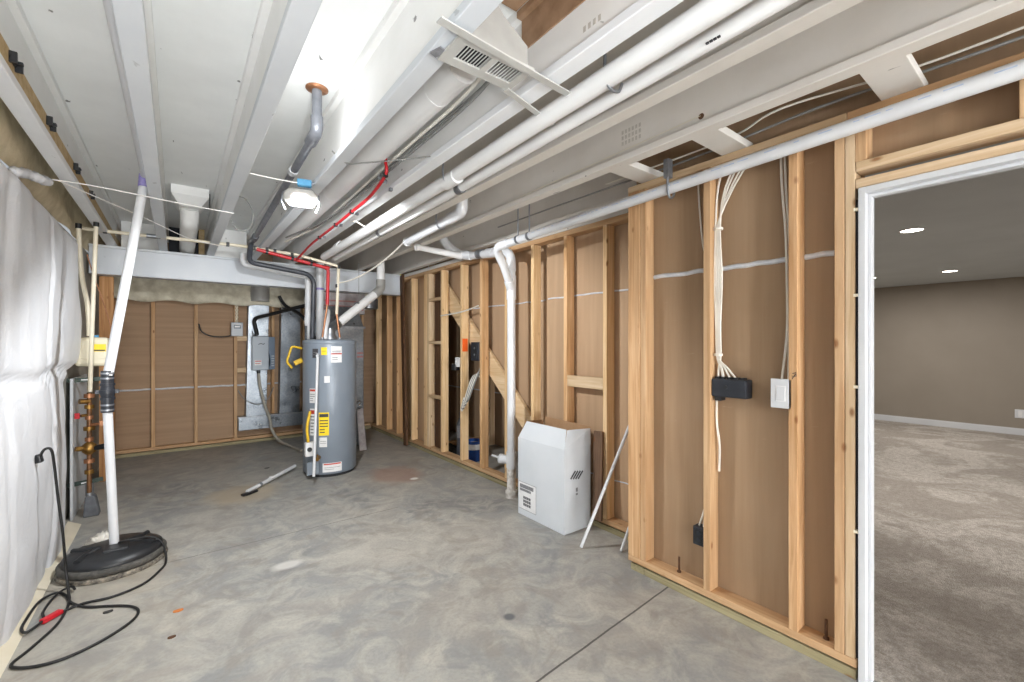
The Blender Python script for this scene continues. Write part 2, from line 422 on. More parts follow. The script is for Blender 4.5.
# doorway: jambs, stop and head
j = MB(); j.box(2.225, 2.345, .532, .556, 0, 2.04); j.box(2.262, 2.30, .520, .532, 0, 2.005)
j.box(2.225, 2.345, -.29, -.266, 0, 2.04); j.box(2.262, 2.30, -.266, -.254, 0, 2.005)
j.box(2.225, 2.345, -.266, .532, 2.016, 2.04); j.box(2.262, 2.30, -.266, .532, 2.004, 2.016)
d = struct('door_1', j, 'casing', 'white door jamb and head of the open doorway', 'door frame', .002)
part(box(2.305, 2.33, .5305, .5325, .85, .91), 'strike_plate', 'steel', d, .0005, 'small steel strike plate')

# ================================================================== STUD WALLS
def stud_bits(root, specs):
    for nm, (x0, x1, y0, y1, z0, z1), mt, lab in specs: part(box(x0, x1, y0, y1, z0, z1), nm, mt, root, .003, lab)
NX = 2.232
r = thing('framed_wall', (NX, 1.1, 0), 'bare stud wall with switch box beside the open doorway', 'stud wall')
stud_bits(r, [
 ('corner_stud', (NX, NX+.038, 1.628, 1.716, .088, ZJ-.038), 'wood2_z', 'flat orange end stud'),
 ('stud', (NX+.002, 2.32, 1.588, 1.626, .088, ZJ-.038), 'wood_z', None),
 ('stud', (NX, 2.32, 1.188, 1.226, .088, ZJ-.038), 'wood_z', None),
 ('stud', (NX, 2.32, .779, .817, .088, ZJ-.038), 'wood2_z', 'stud with a dark pencilled mark'),
 ('stud', (NX, 2.32, .604, .640, .088, ZJ-.038), 'wood_z', None),
 ('trimmer_stud', (NX, 2.32, .568, .602, .088, ZJ-.038), 'wood3_z', None),
 ('cripple_stud', (NX, 2.32, .530, .568, 2.152, ZJ-.038), 'wood_z', None),
 ('cripple_stud', (NX, 2.32, .085, .123, 2.152, ZJ-.038), 'wood_z', None),
 ('bottom_plate', (NX, 2.322, .562, 1.716, .052, .088), 'wood_y', None),
 ('sill_board', (NX+.004, 2.322, .566, 1.600, 0, .040), 'treated', 'greenish treated sill board'),
 ('sill_board', (NX+.004, 2.322, 1.604, 1.700, 0, .040), 'treated_x', 'short treated sill block'),
 ('top_plate', (NX, 2.322, YF, .595, ZJ-.038, ZJ-.001), 'wood_y', None),
 ('top_plate', (NX, 2.322, .597, 1.716, ZJ-.038, ZJ-.001), 'wood3_y', None),
 ('header_board', (NX, 2.32, -.34, .566, 2.112, 2.152), 'wood3_y', None),
 ('header_board', (NX, 2.32, -.34, .566, 2.042, 2.080), 'wood3_y', None),
])
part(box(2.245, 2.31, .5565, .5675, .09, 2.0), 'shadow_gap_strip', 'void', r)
for z in (1.955, 1.60, 1.22, .62): part(box(2.228, 2.30, .552, .572, z-.006, z+.006), 'shim', 'shim', r)
mk = MB(); mk.tube([(NX-.0004, .80, 1.262), (NX-.0004, .785, 1.268), (NX-.0004, .783, 1.252), (NX-.0004, .800, 1.248)], .0016, 5)
mk.tube([(NX-.0004, .785, 1.262), (NX-.0004, .801, 1.238)], .0016, 5)
part(mk, 'pencil_mark', 'print_dark', r)
for y in (1.40, .685):
    m = MB(); m.cyl((2.285, y, .085), (2.285, y, .175), .006, 8); m.cyl((2.285, y, .088), (2.285, y, .097), .012, 6)
    part(m, 'anchor_bolt', 'rust', r)

FX = 2.535
r2 = thing('framed_wall', (FX, 4.5, 0), 'long bare stud wall under the stairs behind the white drain pipe', 'stud wall')
specs = []
for i, (y, mt) in enumerate([(6.90,'wood_spray'), (6.46,'wood2_spray'), (6.08,'wood2_spray'), (5.57,'wood_spray'), (4.72,'wood_spray'), (4.26,'wood_spray'), (3.86,'wood2_spray'), (3.42,'wood_spray'), (3.02,'wood_spray'), (2.60,'wood2_spray'), (2.18,'wood_spray')]):
    top = 2.287
    specs.append(('stud', (FX, FX+.089, y-.038, y, .088, top), mt, None))
specs += [('stud', (FX, FX+.038, 5.085, 5.175, .088, 2.287), 'wood_spray', 'flat stud beside the short blocks'), ('stud', (FX+.002, FX+.089, 5.04, 5.083, .088, 2.287), 'wood3_z', None)]
for z in (1.95, 1.41, .735): specs.append(('block', (FX+.002, FX+.088, 4.722, 5.04, z-.019, z+.019), 'wood3_y', None))
specs += [('bottom_plate', (FX, FX+.09, 1.74, 7.10, .052, .088), 'wood_y', None), ('sill_board', (FX+.004, FX+.09, 1.74, 7.10, 0, .040), 'treated', 'greenish treated sill board'),
 ('top_plate', (FX, FX+.09, 1.74, 7.1, 2.287, 2.328), 'wood_y', None), ('top_plate', (FX, FX+.09, 1.74, 7.1, 2.330, ZJ-.001), 'joist_grey', 'white sprayed upper plate'), ('block', (FX+.003, FX+.041, 2.182, 2.562, 1.05, 1.14), 'wood3_y', 'pale block between two studs')]
stud_bits(r2, specs)
part(box(FX+.006, FX+.075, 4.2200, 4.2218, 1.31, 1.455), 'orange_paint_mark', 'orange', r2, 0, 'fluorescent orange spray mark')
part(box(FX+.05, FX+.085, 4.77, 4.96, .10, 2.28), 'dark_backing_board', 'dark_wood', r2, .002)

r3 = thing('framed_wall', (.8, 7.13, 0), 'bare stud wall at the back behind the sheet metal ducts', 'stud wall')
specs = []
for x, mt in [(-.62,'rough_fir'), (-.24,'wood2_z'), (.20,'wood_z'), (.645,'wood_z'), (1.105,'wood2_z'), (1.52,'wood_z'), (1.97,'wood2_z'), (2.40,'wood_z')]:
    specs.append(('stud', (x-.019, x+.019, 7.13, 7.218, .088, 2.5), mt, None))
specs += [('bottom_plate', (XL, 2.53, 7.13, 7.218, .05, .088), 'wood_x', None), ('sill_board', (XL, 2.53, 7.135, 7.218, 0, .04), 'treated_x', 'greenish treated sill board')]
stud_bits(r3, specs)
for z in (1.47, 1.03): part(box(.66, .83, 7.112, 7.13, z-.035, z+.035), 'mounting_block', 'wood3_x', r3, .003)

# ================================================================== JOISTS AND BEAM
JX = [-.519, -.113, .293, .700, 1.106, 1.512, 1.918, 2.46]
jl = ['white I-joist nearest the insulated wall with a tan strip and black clips', 'white I-joist above the tall slanted white pump pipe', 'white I-joist just left of the grey ceiling pipe and work lamp',
      'bright white I-joist right of the lit work lamp, left end of the vent', 'white I-joist carrying the red tubing, right end of the vent', 'white I-joist right of the twin white pipes',
      'white I-joist with a bored hole, next to the blocks over the doorway wall', 'grey white I-joist resting over the far stud wall above the long drain pipe']
def joist(x, lab, i):
    t = thing('ceiling_joist', (x, 0, ZJ), lab, 'joist', 'ceiling I-joists')
    y0, y1 = (YF if i < 7 else 1.76), 7.12
    jm = 'joist_grey' if i >= 5 else 'joist'; fm = 'joist_grey' if i >= 5 else ('flange_white' if i in (0, 4) else 'flange')
    part(box(x-.0355, x+.0355, y0, y1, ZJ, ZJ+.036), 'bottom_flange', fm, t, .004)
    part(box(x-.0355, x+.0355, y0, y1, ZD-.036, ZD), 'top_flange', jm, t, .004)
    part(box(x-.006, x+.006, y0, y1, ZJ+.036, ZD-.036), 'web', jm, t)
    if i == 4: part(box(x-.0372, x-.0062, y0, 1.36, 2.690, 2.715), 'bare_strip', 'bare_osb', t, 0, 'unpainted brown strip')
    return t
js = [joist(x, l, i) for i, (x, l) in enumerate(zip(JX, jl))]
# black cable clips on the first joist
part(box(JX[0]+.006, JX[0]+.020, YF, 7.1, ZJ+.036, ZJ+.135), 'bare_strip', 'osb', js[0], 0, 'tan unpainted strip')
for y in (1.80, 2.48, 3.07, 3.76, 4.36):
    m = MB(); x = JX[0]+.020; z = ZJ+.095
    m.box(x, x+.006, y-.045, y+.045, z, z+.012); m.box(x, x+.022, y-.045, y-.033, z-.012, z+.03); m.box(x, x+.022, y+.033, y+.045, z-.012, z+.03); m.box(x, x+.03, y-.008, y+.008, z+.002, z+.012)
    part(m, 'cable_clip', 'black', js[0], .001)
part(box(JX[4]-.012, JX[4]-.0062, YF, 1.36, 2.565, 2.691), 'bare_strip', 'bare_osb', js[4], 0, 'unpainted brown strip')
m = MB(); m.cyl((JX[6]-.0065, 1.06, 2.445), (JX[6]-.0055, 1.06, 2.445), .014, 14); part(m, 'bored_hole', 'dark_wood', js[6])
for jt, x, y, z, n in ((js[6], JX[6]-.0062, 1.50, 2.47, 6), (js[4], JX[4]-.0062, 1.02, 2.46, 4)):
    for k in range(n):
        for q in range(3 if n == 6 else 1): part(box(x-.0006, x, y-k*.022, y-k*.022+.012, z+q*.03, z+q*.03+.02), 'ink_stamp', 'ink_faint', jt)
# end blocking over the beam line
b = thing('support_beam', (.9, 5.9, 2.09), 'wide white boxed beam carrying the joists before the back wall', 'beam')
part(box(XL+.02, 2.53, 5.86, 6.0, 2.092, 2.345), 'web', 'beam', b, .004)
part(box(XL+.02, 2.53, 5.845, 6.02, 2.345, 2.371), 'top_plate', 'flange', b, .003)
part(box(XL+.02, 2.53, 5.852, 6.01, 2.084, 2.092), 'bottom_plate', 'beam', b, .002)
# blocks over doorway wall
for k, (y, lab) in enumerate([(.42, 'stained white block over the wall, nearest the doorway'), (1.065, 'white block over the wall above the cable bundle'), (1.56, 'white block over the wall at the corner post')]):
    o = box(1.885, 2.30, y-.065, y+.065, ZJ+.0005, ZJ+.037).build('joist_block', 'joist_grey', None, .003)
    tag(o, lab, 'wood block', 'blocks over the right wall')
for x0, x1, lab in ((JX[4]+.036, JX[5]-.036, 'brown deck panel above the twin white pipes'), (JX[5]+.036, JX[6]-.036, 'brown deck panel above the short elbowed drain pipe'), (JX[6]+.036, JX[7]-.036, 'brown deck panel above the right stud walls')):
    tag(box(x0, x1, YF, 7.1, ZD-.012, ZD-.0005).build('deck_panel', 'deck_brown'), lab, 'panel')  # brown sheets laid over the white deck in the right bays
# short bay closers past the beam
for x0, x1, lab in [(JX[2]+.04, JX[3]-.04, 'white closer board in the bay over the beam below the lamp')]:
    tag(box(x0, x1, 6.05, 6.07, ZJ+.002, ZD-.001).build('bay_closer', 'joist', None, .003), lab, 'board')
mb = MB().box(JX[0]+.04, JX[1]-.04, 6.3, 6.32, ZJ, ZD-.002)
tag(mb.build('bay_closer', 'joist', None, .003), 'white closer board in the bay over the beam beside the pump pipe', 'board')
tag(box(JX[3]+.04, JX[4]-.04, -2.4, 1.36, ZD-.014, ZD-.001).build('deck_panel', M['bare_osb'], None, .001), 'bare brown board under the deck behind the vent', 'panel')
rim = MB()
rim.grid(lambda u, v: (-.69+.05*mnoise.noise(Vector((u*32, v*3, 1.3)))+.05*math.sin(v*PI), YF+u*(7.2-YF), 2.30+.425*v), 180, 8)
tag(rim.build('rim_insulation', 'fiberglass'), 'tan fiberglass batts in the rim above the white blanket', 'insulation')
# insulation band along the back wall top
bi = MB()
bi.grid(lambda u, v: (XL+u*3.2, 7.14-.12*math.sin(min(1, (1-v)*1.9)*PI*.5)-.02*abs(math.sin(u*3.2*PI/.44))-.03*mnoise.noise(Vector((u*16, v*5, 3))), 1.93+.5*v+.012*math.sin(u*40)*(1-v)), 110, 14)
o = bi.build('wall_insulation', 'fiberglass_pale'); tag(o, 'sagging band of pale fiberglass along the top of the back wall', 'insulation')
so = o.modifiers.new('thick', 'SOLIDIFY'); so.thickness = .03

# ================================================================== WHITE BLANKET
def bl(u, v):
    z = .015+v*2.235
    q_ = min(1, max(0, (z-1.12)/.16)); ye = 4.36+.56*q_*q_*(3-2*q_)+.04*math.sin(z*9)
    y = -6.9+u*(ye+6.9)
    x = -.615
    x += .018*abs(math.sin(v*PI*1.86))**.6                        # two tiers pinched at the strap
    for s, wd, a in ((.9, .05, .018), (2.0, .05, .018), (2.95, .05, .016), (3.80, .022, .04), (4.2, .03, .02)):
        x -= a*math.exp(-((y-s-.05*math.sin(z*3))/wd)**2)
    x -= .022*math.exp(-((z-1.215-.015*math.sin(y*5))/.03)**2)
    x += .014*mnoise.noise(Vector((y*2.2, z*1.7, .4)))+.009*mnoise.noise(Vector((y*6+z*3, z*5, 2.4)))
    if v > .97: x -= (v-.97)/.03*.07
    if u > .985: x -= (u-.985)/.015*.03
    return (max(x, -.692), y, z)
t = thing('insulation_blanket', (-.62, 2, 0), 'white vinyl-faced insulation blanket covering the left foundation wall', 'insulation')
part(MB().grid(bl, 340, 90), 'facing', 'blanket', t)
f = MB(); f.grid(lambda u, v: (-.66+.075*v, -6.8+u*11.5, .045-.04*v+.004*math.sin(u*50)), 90, 4)
o = part(f, 'bottom_flap', 'cream', t, 0, 'cream flap along the floor')
f = MB().tube(curve([(-.65, 3.25, 2.26), (-.63, 3.4, 2.30), (-.60, 3.5, 2.31), (-.585, 3.62, 2.33)], 6), [.014+.016*math.sin(i*1.9)**2 for i in range(19)], 9)
part(f, 'torn_facing', 'blanket', t)
p = box(-.672, -.655, 4.86, 5.55, .0, 1.12).build('foam_board', 'carton_white', None, .003)
tag(p, 'white board against the wall behind the copper piping', 'board')

# ================================================================== WATER HEATER
cx, cy = 1.285, 5.08
t = thing('water_heater', (cx, cy, 0), 'tall grey tank water heater with yellow energy label', 'water heater')
part(MB().lathe((cx, cy, 0), [(.262, .03), (.272, .04), (.272, 1.415), (.262, 1.43), (.03, 1.445)], 56), 'tank', 'tank', t)
part(MB().lathe((cx, cy, 0), [(.25, 0), (.258, .012), (.258, .032)], 48), 'base_ring', 'tank_dark', t)
part(MB().lathe((cx, cy, 0), [(.274, 1.395), (.276, 1.40), (.276, 1.42), (.268, 1.436), (.2, 1.445)], 56), 'top_cap', 'tank', t)
def wrap(a0, a1, z0, z1, r=.2735, cxx=cx, cyy=cy, n=10):
    m = MB(); m.grid(lambda u, v: (cxx+r*math.cos(a0+(a1-a0)*u), cyy+r*math.sin(a0+(a1-a0)*u), z0+(z1-z0)*v), n, 1); return m
va = math.atan2(-cy, -cx)                                   # bearing of the tank front as it faces the room
def lab(name, mat, da0, da1, z0, z1, label=None, lines=(), lm='print_grey', head=None):
    o = part(wrap(va+da0, va+da1, z0, z1), name, mat, t, 0, label)
    w_ = da1-da0; h = z1-z0
    if head: part(wrap(va+da0+.06*w_, va+da1-.06*w_, z1-.2*h, z1-.06*h, .2742), 'heading', head, o)
    for q in lines: part(wrap(va+da0+.1*w_, va+da1-.1*w_*(1+3*(q > .6)), z1-q*h-.022*h, z1-q*h+.022*h, .2742), 'print_line', lm, o)
    return o
lab('energy_label', 'yellow', -.42, -.05, .44, .68, 'yellow energy label', (.35, .48, .6, .74, .86), 'print_dark', 'print_dark')
lab('warning_label', 'label', .02, .42, 1.20, 1.37, 'white warning label with red band', (.3, .42, .7, .82), head=None)
part(wrap(va+.02, va+.42, 1.285, 1.297, .2742), 'red_band', 'print_red', t)
lab('instruction_label', 'label', -.28, .42, .055, .15, 'white instruction label low on the tank', (.5, .7), head='print_red')
lab('tag_label', 'label', -.22, -.02, .99, 1.06, 'small blank white label')
lab('yellow_tag', 'yellow', -.33, -.12, 1.28, 1.36, 'small yellow sticker', (.5,), 'print_dark')
lab('badge', 'print_dark', -.68, -.45, 1.25, 1.345, 'dark brand badge', (.4, .65), 'print_grey')
lab('side_label', 'label', -.82, -.55, .78, .93, 'white label with red heading', (.4, .55, .7, .85), head='print_red')
lab('side_label', 'label', -.80, -.52, .44, .72, 'tall white label with red heading', (.3, .42, .54, .66, .78, .9), head='print_red')
lab('paper_label', 'label', -.40, -.12, .32, .42, 'white paper label under the yellow one', (.4, .6))
g = MB().box(.965, 1.065, 4.755, 4.83, .26, .40); gv = part(g, 'gas_valve', 'label', t, .012, 'white gas control valve')
part(MB().cyl((1.0, 4.753, .335), (1.0, 4.738, .335), .022, 16), 'dial', 'tank_dark', gv)
part(MB().tube(fillet([(1.0, 4.80, .40), (.985, 4.80, .55), (1.03, 4.86, .70)], .06), .014, 10), 'gas_tube', 'yellow_gas', t, 0, 'yellow flexible gas connector')
part(MB().cyl((1.11, 4.84, .22), (1.075, 4.775, .22), .022, 14).cyl((1.085, 4.79, .22), (1.085, 4.79, .265), .007, 8), 'drain_valve', 'brass', t)
part(box(.99, 1.10, 4.80, 4.86, .06, .19), 'burner_box', 'tank', t, .006)
rv = part(MB().cyl((1.115, 4.86, 1.27), (1.072, 4.74, 1.275), .016, 12).bar((1.06, 4.735, 1.30), (1.09, 4.735, 1.29), .03, .012), 'relief_valve', 'steel', t)
part(MB().tube(run((1.072, 4.73, 1.265), (1.005, 4.60, .10), 4), .0135, 12), 'relief_pipe', 'pvc', t, 0, 'long white plastic relief pipe')
part(MB().lathe((cx, cy, 1.44), [(.075, 0), (.078, .02), (.05, .06), (.05, .11)], 24), 'draft_hood', 'steel', t)
part(MB().cyl((1.185, 5.0, 1.435), (1.185, 5.0, 1.465), .02, 12).cyl((1.36, 4.98, 1.435), (1.36, 4.98, 1.465), .02, 12), 'nipple', 'steel', t)

t.location.x += .055; t.location.y -= .04
# flue
t = thing('vent_flue', (2.0, 5.3, 2.1), 'dull metal flue dropping from the ceiling and slanting to the water heater', 'flue')
part(MB().cyl((2.03, 5.35, ZD-.002), (2.03, 5.35, 2.14), .05, 22), 'vertical_pipe', 'pipe_painted', t)
part(MB().tube(fillet([(2.03, 5.35, 2.20), (2.03, 5.35, 2.08), (1.93, 5.31, 2.0)], .06), .056, 22), 'elbow', 'boot_grey', t)
part(MB().tube([(1.95, 5.318, 2.015), (1.41, 5.09, 1.60)], .05, 22), 'slant_pipe', 'pipe_painted', t)
part(MB().tube(fillet([(1.45, 5.11, 1.63), (cx+.055, 5.04, 1.555), (cx+.055, 5.04, 1.545)], .05), .052, 22), 'elbow', 'galv', t)
part(MB().tube([(1.72, 5.237, 1.853), (1.70, 5.23, 1.84)], .054, 22), 'seam_band', 'steel', t)
part(MB().tube([(1.72, 5.237, 2.36), (1.72, 5.237, 1.86)], .003, 6), 'strap', 'wire_grey', t)

# ================================================================== PIPES ROUND THE HEATER
t = thing('drain_line', (1.16, 5.2, 2.2), 'dark grey pipe stepping down behind the water heater', 'pipe')
part(MB().tube(fillet([(.585, 5.0, 2.42), (.585, 5.2, 2.235), (1.15, 5.2, 2.17), (1.215, 5.22, 2.10), (1.215, 5.36, 1.0)], .07), .024, 14), 'pipe', 'abs', t)
t = thing('vent_line', (1.14, 5.4, 2.1), 'white plastic pipe looping under the dark grey pipe beside the beam', 'pipe')
part(MB().tube(fillet([(.56, 5.42, 2.36), (.56, 5.42, 2.24), (1.19, 5.42, 2.17), (1.20, 5.42, 2.1), (1.20, 5.47, .6)], .08), .034, 16), 'pipe', 'pvc', t)
part(MB().cyl((1.20, 5.43, 1.62), (1.20, 5.43, 1.70), .04, 16).cyl((1.20, 5.42, 1.88), (1.20, 5.42, 1.93), .04, 16), 'coupling', 'pvc', t)
t = thing('vent_line', (1.28, 5.5, 2), 'thick white vertical pipe with purple primer marks behind the water heater', 'pipe')
part(MB().cyl((1.36, 5.55, 1.35), (1.36, 5.55, 2.36), .044, 18), 'pipe', 'pvc', t)
part(MB().cyl((1.36, 5.55, 1.72), (1.36, 5.55, 1.80), .05, 18), 'coupling', 'pvc', t)
part(MB().cyl((1.36, 5.55, 2.04), (1.36, 5.55, 2.065), .046, 18), 'primer_mark', 'purple', t)
t = thing('condensate_tube', (1.33, 5.0, 1.5), 'short white curved tube rising from the water heater top', 'tube')
part(MB().tube(curve([(1.27, 4.99, 1.45), (1.275, 4.99, 1.56), (1.30, 5.02, 1.66), (1.33, 5.12, 1.76)], 6), .032, 14), 'tube', 'pvc', t)

t = thing('red_supply_line', (1.0, 5, 2.3), 'thick red water line along the beam dropping to the water heater', 'water pipe')
part(MB().tube(fillet([(.63, 5.0, 2.34), (1.30, 4.96, 2.215), (1.29, 4.96, 1.82)], .04), .0175, 12), 'pipe', 'red', t)
part(MB().cyl((1.29, 4.96, 1.82), (1.24, 4.96, 1.465), .011, 10), 'copper_stub', 'copper', t)
for a in ((.72, 4.995, 2.323), (.95, 4.98, 2.28), (1.13, 4.97, 2.247)):
    part(MB().tube([(a[0]-.012, a[1], a[2]+.002), (a[0]+.012, a[1], a[2]-.002)], .023, 12).box(a[0]-.012, a[0]+.012, a[1]-.006, a[1]+.006, a[2]+.015, a[2]+.06), 'clip', 'black', t)
part(MB().tube([(1.27, 4.962, 2.22), (1.31, 4.96, 2.21)], .024, 12), 'elbow', 'red', t)
t = thing('red_branch_line', (1.0, 3.6, 2.4), 'thin red tubing clipped along the joist to the right of the work lamp', 'water pipe')
pts = [(1.005, 2.57, 2.60), (1.0, 2.555, 2.50), (1.0, 2.56, 2.42), (1.0, 2.82, 2.362), (1.0, 3.2, 2.35), (1.0, 3.6, 2.342), (1.0, 4.1, 2.338), (1.0, 4.45, 2.33), (.995, 4.75, 2.30), (.98, 4.96, 2.262)]
part(MB().tube(curve(pts, 7), .010, 10), 'tubing', 'red', t)
for q in (pts[2], pts[4], pts[5], pts[6]):
    part(MB().box(q[0]-.013, q[0]+.013, q[1]-.012, q[1]+.012, q[2]-.013, q[2]+.013), 'clip', 'black', t)
    part(MB().box(1.05, 1.068, q[1]+.05, q[1]+.075, 2.352, 2.3715), 'spare_clip', 'steel', t)
t = thing('cream_supply_line', (.5, 5.4, 2.4), 'cream water tubing running across in front of the beam', 'water pipe')
part(MB().tube(fillet([(-.69, 5.2, 2.385), (-.45, 5.2, 2.385), (.5, 5.15, 2.385), (1.0, 5.0, 2.33), (1.40, 4.93, 2.245), (1.385, 4.95, 1.72)], .03), .0155, 12), 'tubing', 'cream', t)
part(MB().cyl((1.385, 4.95, 1.72), (1.415, 4.94, 1.465), .011, 10), 'copper_stub', 'copper', t)
for a in ((-.50, 5.2, 2.385), (.40, 5.155, 2.385), (.63, 5.115, 2.372), (.80, 5.06, 2.353), (1.40, 4.93, 2.235), (1.388, 4.945, 2.03)):
    part(MB().box(a[0]-.014, a[0]+.014, a[1]-.02, a[1]+.02, a[2]-.02, a[2]+.02), 'fitting', 'black', t, .004)
part(MB().cyl((-.22, 5.185, 2.385), (-.12, 5.18, 2.385), .019, 12), 'coupling', 'steel', t)
t = thing('ceiling_cable', (2.1, 5, 2.2), 'white cable drooping from the joists above the flue', 'cable')
part(MB().tube(curve([(1.395, 4.94, 2.06), (1.50, 4.75, 2.09), (1.60, 4.45, 2.17), (1.66, 4.1, 2.27), (1.67, 3.78, 2.35)], 7), .008, 8), 'cable', 'wire_white', t)

# grey ceiling pipe with copper flange
t = thing('grey_pipe', (.58, 2.42, 2.7), 'grey metal pipe leaving a copper flange in the deck beside the work lamp', 'pipe')
part(MB().lathe((.578, 2.42, ZD), [(.055, -.001), (.055, -.006), (.03, -.012)], 20), 'flange', 'copper', t, 0, 'copper flange')
part(MB().tube([(.578, 2.42, ZD-.004), (.578, 2.42, 2.56)], .025, 16), 'drop_pipe', 'insul_pipe', t)
part(MB().tube(fillet([(.578, 2.42, 2.58), (.578, 2.42, 2.505), (.578, 2.56, 2.499)], .05), .031, 16), 'elbow', 'insul_pipe', t)
part(MB().tube([(.578, 2.50, 2.502), (.585, 4.72, 2.405)], .022, 16), 'run_pipe', 'insul_pipe', t)
part(MB().tube([(.578, 2.98, 2.481), (.578, 3.03, 2.479)], .027, 16), 'hanger_ring', 'pvc', t)
part(MB().tube(fillet([(.585, 4.70, 2.406), (.585, 4.80, 2.40), (.585, 4.98, 2.41)], .03), .03, 14), 'coupling', 'abs', t)

# floor line
t = thing('condensate_pipe', (.7, 4.9, 0), 'white pipe lying on the floor in front of the water heater', 'pipe')
part(MB().tube([(.52, 4.72, .022), (1.03, 5.27, .05)], .018, 12), 'pipe', 'pvc', t)
part(MB().tube([(.63, 4.84, .028), (.65, 4.86, .029)], .021, 12), 'band', 'steel', t)
part(MB().bar((.74, 4.97, .055), (.78, 4.94, .06), .035, .012), 'tape_tab', 'label', t)
part(MB().bar((.47, 4.665, .012), (.53, 4.69, .012), .05, .02).bar((.50, 4.655, .014), (.60, 4.73, .014), .03, .02), 'end_fitting', 'black', t, .006)

# ================================================================== BACK WALL EQUIPMENT
def duct(xa0, xa1, xb0, xb1, z0, z1, label):
    t = thing('wall_duct', ((xa0+xa1)/2, 7.12, z0), label, 'duct', 'sheet metal stack ducts')
    m = MB(); m.prism([(xb0, 7.03, z0), (xb1, 7.03, z0), (xa1, 7.03, z1), (xa0, 7.03, z1)], (0, .16, 0)); part(m, 'stack', 'galv', t, .004)
    m = MB(); n = 9
    for k in range(n): x = xb0+(xb1-xb0)*(k+.5)/n; m.box(x-.009, x+.009, 7.018, 7.03, z0+.12, z0+.17)
    part(m, 'crimped_tabs', 'galv', t, .002)
    part(MB().box(xa0-.006, xa1+.006, 7.022, 7.19, z1-.05, z1-.03), 'drive_seam', 'steel', t, .002)
    return t
duct(.79, 1.045, .755, 1.005, .375, 2.07, 'narrow sheet metal duct behind the grey humidifier')
duct(1.20, 1.45, 1.17, 1.44, .375, 2.07, 'narrow sheet metal duct just left of the water heater')
t = thing('duct_boot', (1.07, 7.1, .2), 'flat sheet metal trough joining the two ducts near the floor', 'duct')
part(box(.665, 1.50, 7.01, 7.19, .20, .385), 'trough', 'galv', t, .006); part(box(.66, 1.505, 7.005, 7.012, .372, .39), 'lip', 'steel', t, .001)
t = thing('duct_collar', (.92, 7.05, 2.06), 'ribbed flexible collar above the left wall duct', 'duct')
m = MB(); m.lathe((.92, 6.99, 1.985), [(.115+.006*(k % 2), k*.012) for k in range(20)], 28); part(m, 'collar', 'boot_grey', t)

t = thing('steam_humidifier', (.95, 6.98, 1.03), 'wall-mounted blue-grey humidifier with a slate side panel', 'humidifier')
part(MB().box(.815, 1.02, 6.90, 7.02, 1.03, 1.50), 'body', 'humid', t, .012)
m = MB(); n = 12
poly = [(1.02+.018*math.sin(i/n*PI*2), 6.91, 1.035+.46*i/n) for i in range(n+1)]+[(1.095, 6.91, 1.49), (1.095, 6.91, 1.04)]
m.prism(poly, (0, .105, 0)); sp = part(m, 'side_panel', 'humid_dark', t, .004, 'slate blue control panel')
for k in range(5): part(box(1.05, 1.085, 6.904, 6.911, 1.08+k*.033, 1.10+k*.033), 'button', 'humid', sp, .002)
part(MB().tube(curve([(.89, 6.898, 1.385), (.92, 6.898, 1.40), (.95, 6.898, 1.388), (.965, 6.898, 1.405)], 4), .004, 6), 'emblem', 'print_dark', t)
part(box(.845, .93, 6.8975, 6.9, 1.10, 1.17), 'label', 'label', t)
part(box(.85, .925, 6.8965, 6.898, 1.15, 1.163), 'print_line', 'print_red', t); part(box(.85, .915, 6.8965, 6.898, 1.12, 1.128), 'print_line', 'print_red', t)
part(MB().cyl((.90, 6.96, 1.03), (.90, 6.96, .985), .022, 14), 'drain_spout', 'black', t)
part(MB().cyl((.87, 6.96, 1.50), (.87, 6.96, 1.535), .022, 14).bar((.84, 6.96, 1.50), (.825, 6.96, 1.57), .012, .012), 'steam_outlet', 'black', t)
t = thing('steam_hose', (.9, 6.95, 1.55), 'black steam hose rising from the humidifier and bending right', 'hose')
part(MB().tube(fillet([(.885, 6.96, 1.52), (.835, 6.93, 1.745), (1.05, 6.75, 1.81), (1.45, 6.35, 1.94)], .07), .024, 14), 'hose', 'rubber', t)
t = thing('drain_hose', (.95, 6.95, .9), 'grey hose hanging from the humidifier down to the floor', 'hose')
part(MB().tube(curve([(.90, 6.96, .99), (.915, 6.95, .82), (.97, 6.93, .55), (1.03, 6.9, .35), (1.05, 6.87, .20), (1.12, 6.75, .06), (1.2, 6.5, .025), (1.27, 6.1, .022)], 7), .019, 12), 'hose', 'hose_grey', t)
t = thing('control_box', (.655, 7.09, 1.5), 'small grey control box with a display left of the humidifier', 'control box')
part(box(.585, .725, 7.05, 7.128, 1.50, 1.69), 'body', 'box_grey', t, .008); s = part(box(.615, .70, 7.046, 7.051, 1.605, 1.655), 'display', 'lcd', t, .002)
part(box(.628, .687, 7.0445, 7.0465, 1.622, 1.64), 'readout', 'label', s)
t = thing('control_cable', (.65, 7.1, 1.7), 'twisted pair of wires above the small control box', 'cable')
part(MB().tube([(.655+.012*math.sin(i*.9), 7.11, 1.69+i*.014) for i in range(23)], .008, 7).tube([(.655-.012*math.sin(i*.9), 7.108, 1.69+i*.014) for i in range(23)], .008, 7), 'wire', 'cream', t)
t = thing('control_cable', (.4, 7.1, 1.5), 'black cable sagging across the back wall to the control box', 'cable')
part(MB().tube(curve([(.23, 7.12, 1.66), (.26, 7.1, 1.56), (.36, 7.1, 1.50), (.5, 7.1, 1.49), (.59, 7.1, 1.51)], 6), .009, 7), 'wire', 'black', t)
t = thing('thin_tube', (.8, 7, .8), 'thin grey tube looping across the ducts below the humidifier', 'tube')
part(MB().tube(curve([(.66, 7.0, .76), (.75, 6.99, .62), (.9, 6.98, .55), (1.02, 6.98, .62), (1.09, 6.99, .78)], 6), .007, 7), 'tube', 'wire_grey', t)
